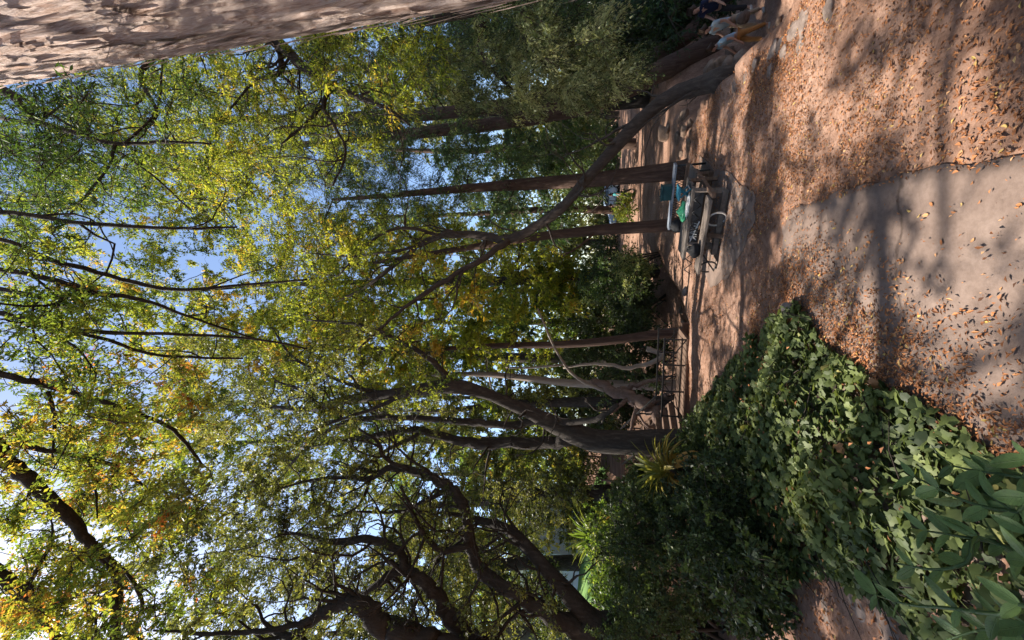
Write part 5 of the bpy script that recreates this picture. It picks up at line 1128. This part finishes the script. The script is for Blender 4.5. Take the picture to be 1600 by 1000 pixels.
def skin_mesh(name, verts, edges, radii, mat, parent, sub=2, root=0):
    me = bpy.data.meshes.new(name); me.from_pydata([tuple(v) for v in verts], edges, []); o = bpy.data.objects.new(name, me); COL.objects.link(o)
    m = o.modifiers.new('skin', 'SKIN'); m.use_smooth_shade = True
    sv = me.skin_vertices[0].data if me.skin_vertices else None
    if sv is None:
        bpy.context.view_layer.update(); me.attributes; 
    for q, rd in enumerate(radii): me.skin_vertices[0].data[q].radius = (rd, rd) if not isinstance(rd, tuple) else rd
    me.skin_vertices[0].data[root].use_root = True
    s = o.modifiers.new('sub', 'SUBSURF'); s.levels = sub; s.render_levels = sub
    bpy.context.view_layer.update()
    ev = o.evaluated_get(bpy.context.evaluated_depsgraph_get()); me2 = bpy.data.meshes.new_from_object(ev); me2.name = name
    o.modifiers.clear(); o.data = me2; bpy.data.meshes.remove(me)
    o.data.materials.clear(); o.data.materials.append(mat); o.parent = parent
    return o
def person(label, foot, h, yaw, shirt, trousers, hair, lean=0.0, side=0.0, arm=.3, stride=.15, group=None, fingers=True, look=0.0):
    t = thing('person', label, 'person', foot, group); k = h / 1.72; t.rotation_euler.z = yaw; t.scale = (k, k, k)
    def up_(p):                                     # the trunk bends at the hips
        x, y, z = p; z -= .93; y, z = y * math.cos(lean) + z * math.sin(lean), z * math.cos(lean) - y * math.sin(lean); x, z = x * math.cos(side) + z * math.sin(side), z * math.cos(side) - x * math.sin(side); return (x, y, z + .93)
    V, R, E_ = [], [], []
    def add(p, r, par=None):
        V.append(p); R.append(r); 
        if par is not None: E_.append((par, len(V) - 1))
        return len(V) - 1
    pel = add((0, 0, .95), (.15, .11)); wa = add(up_((0, 0, 1.1)), (.125, .095), pel); ch = add(up_((0, .01, 1.3)), (.15, .105), wa); nb = add(up_((0, 0, 1.43)), .07, ch); nk = add(up_((0, .015, 1.5)), .052, nb)
    jaw = add(up_((0, .04, 1.56)), .066, nk); hd = add(up_((0, .03, 1.64)), (.078, .092), jaw); cr = add(up_((0, .02, 1.69)), .06, hd); add(up_((0, .135, 1.605)), .012, jaw)
    SH, TR = {}, {}
    for s in (-1, 1):
        sh = add(up_((s * .17, 0, 1.41)), .06, ch); fa = arm * (1 if s > 0 else .6)
        el = add(up_((s * .23, .28 * math.sin(fa) - .02, 1.41 - .28 * math.cos(fa))), .042, sh); f2 = fa + .5
        wr = add(up_((s * .22, .28 * math.sin(fa) + .24 * math.sin(f2), 1.41 - .28 * math.cos(fa) - .24 * math.cos(f2))), .027, el); d = np.array((0, math.sin(f2), -math.cos(f2)))
        w0 = np.array((s * .22, .28 * math.sin(fa) + .24 * math.sin(f2), 1.41 - .28 * math.cos(fa) - .24 * math.cos(f2)))
        pm = add(up_(w0 + d * .075), (.028, .036), wr)
        for q, (off, L) in enumerate(((-.03, .07), (-.01, .08), (.01, .075), (.028, .06))):
            c = w0 + d * .11 + np.array((0, 1, 0)) * off * .9; a_ = add(up_(c), .0095, pm); add(up_(c + d * L + np.array((-s * .03, 0, 0))), .008, a_)
        c = w0 + d * .05 + np.array((-s * .01, .04, 0)); a_ = add(up_(c), .011, wr); add(up_(c + d * .05 + np.array((0, .015, 0))), .009, a_)
        hp = add((s * .09, 0, .88), .088, pel); st = stride * s; kn = add((s * .1, st * .6 + .03, .5), .055, hp); an = add((s * .1, st, .09), .037, kn); add((s * .11, st + .14, .035), .033, an); 
        SH[s] = (sh, el); TR[s] = (hp, kn, an, st)
    skin_mesh('body', V, E_, R, SK['skin'], t, 1)
    g = 1.0
    sv = [up_((0, 0, .93)), V[wa], V[ch], up_((0, .005, 1.43))]; sr = [(.17, .13), (.148, .118), (.175, .13), .075]; se = [(0, 1), (1, 2), (2, 3)]
    for s in (-1, 1):
        sh, el = SH[s]; m = tuple(np.array(V[sh]) * .35 + np.array(V[el]) * .65); sv += [V[sh], m]; sr += [.075, .066]; se += [(2, len(sv) - 2), (len(sv) - 2, len(sv) - 1)]
    skin_mesh('shirt', sv, se, sr, SK[shirt], t, 2, 1)
    tv = [(0, 0, .97)]; tr_ = [(.165, .125)]; te = []
    for s in (-1, 1):
        hp, kn, an, st = TR[s]; b = len(tv); tv += [(s * .095, 0, .84), V[kn], (s * .1, st, .13)]; tr_ += [.105, .075, .06]; te += [(0, b), (b, b + 1), (b + 1, b + 2)]
        skin_mesh('shoe', [(s * .1, st - .03, .05), (s * .105, st + .06, .045), (s * .11, st + .16, .035)], [(0, 1), (1, 2)], [.05, .048, .04], SK['shoe'], t, 1)
        e = bpy.data.objects.new('eye', mesh_np('eye', np.array([(np.array(up_((s * .032, .118, 1.625))) + np.array(c) * .009) for c in ((1, 0, 0), (-1, 0, 0), (0, 1, 0), (0, -1, 0), (0, 0, 1), (0, 0, -1))]), [np.array([(0, 2, 4), (2, 1, 4), (1, 3, 4), (3, 0, 4), (2, 0, 5), (1, 2, 5), (3, 1, 5), (0, 3, 5)])], SK['eye'])); COL.objects.link(e); e.parent = t
    skin_mesh('trousers', tv, te, tr_, SK[trousers], t, 2)
    skin_mesh('hair', [up_((0, -.055, 1.6)), up_((0, -.025, 1.68)), up_((0, .03, 1.735))], [(0, 1), (1, 2)], [.075, .1, .07], SK[hair], t, 2, 1)
    return t
def stand(hx, hy, fx, fy, D): 
    f, _ = at(fx, fy, D); hp, _ = at(hx, hy, D); return f, hp[2] - f[2]
D_ = 11.6
PEOPLE = [('person in white T-shirt bending behind the creek ledge, nearest the leaning tree', 1128, 90, 1212, 84, 10.6, 1.2, 'white', 'dark', 'hair_fair', .25, .1),
          ('person in light blue shirt and tan trousers stepping along the creek', 1117, 64, 1210, 46, 11.4, 1.35, 'blue', 'tan', 'hair_brown', .35, 0),
          ('person in grey-blue T-shirt carrying a beige bag in the creek', 1113, 34, 1208, 22, 11.8, 1.6, 'greyblue', 'beige', 'hair_brown', .2, 0),
          ('person in dark striped shirt at the top edge, furthest along the creek', 1108, 4, 1205, -8, 12.2, 1.9, 'navy', 'dark', 'hair_brown', .1, 0)]
for lab, hx, hy, fx, fy, D, yaw, sh, tr, ha, le, si in PEOPLE:
    f, hh = stand(hx, hy, fx, fy, D); person(lab, (f[0], f[1], hz(f[0], f[1]) - .01), max(1.45, min(1.8, hh * 1.04)), yaw, sh, tr, ha, le, si, .5, .16)
f, hh = stand(1150, 20, 1185, 20, 11.55); lump('shoulder_bag', (f[0] - .1, f[1] - .05, f[2] + .25), (.3, .2, .36), 9, 'plank_pale', 'beige bag hanging beside the person in the grey-blue T-shirt', 'bag', .12)
for lab, hx, hy, fx, fy, D, sh, tr in [('pedestrian in teal shirt walking past the green hedge', 966, 301, 999, 300, 25, 'teal', 'dark'), ('pedestrian in dark clothes walking behind the one in teal', 968, 318, 1000, 317, 25, 'dark', 'dark'), ('distant person in pale clothes beyond the fallen trunk', 928, 655, 952, 655, 28, 'white', 'teal')]:
    f, hh = stand(hx, hy, fx, fy, D)
    person(lab, (f[0], f[1], hz(f[0], f[1]) if f[0] > 0 else f[2]), max(1.5, min(1.8, hh)), 1.5, sh, tr, 'hair_brown', .05, 0, .4, .25)
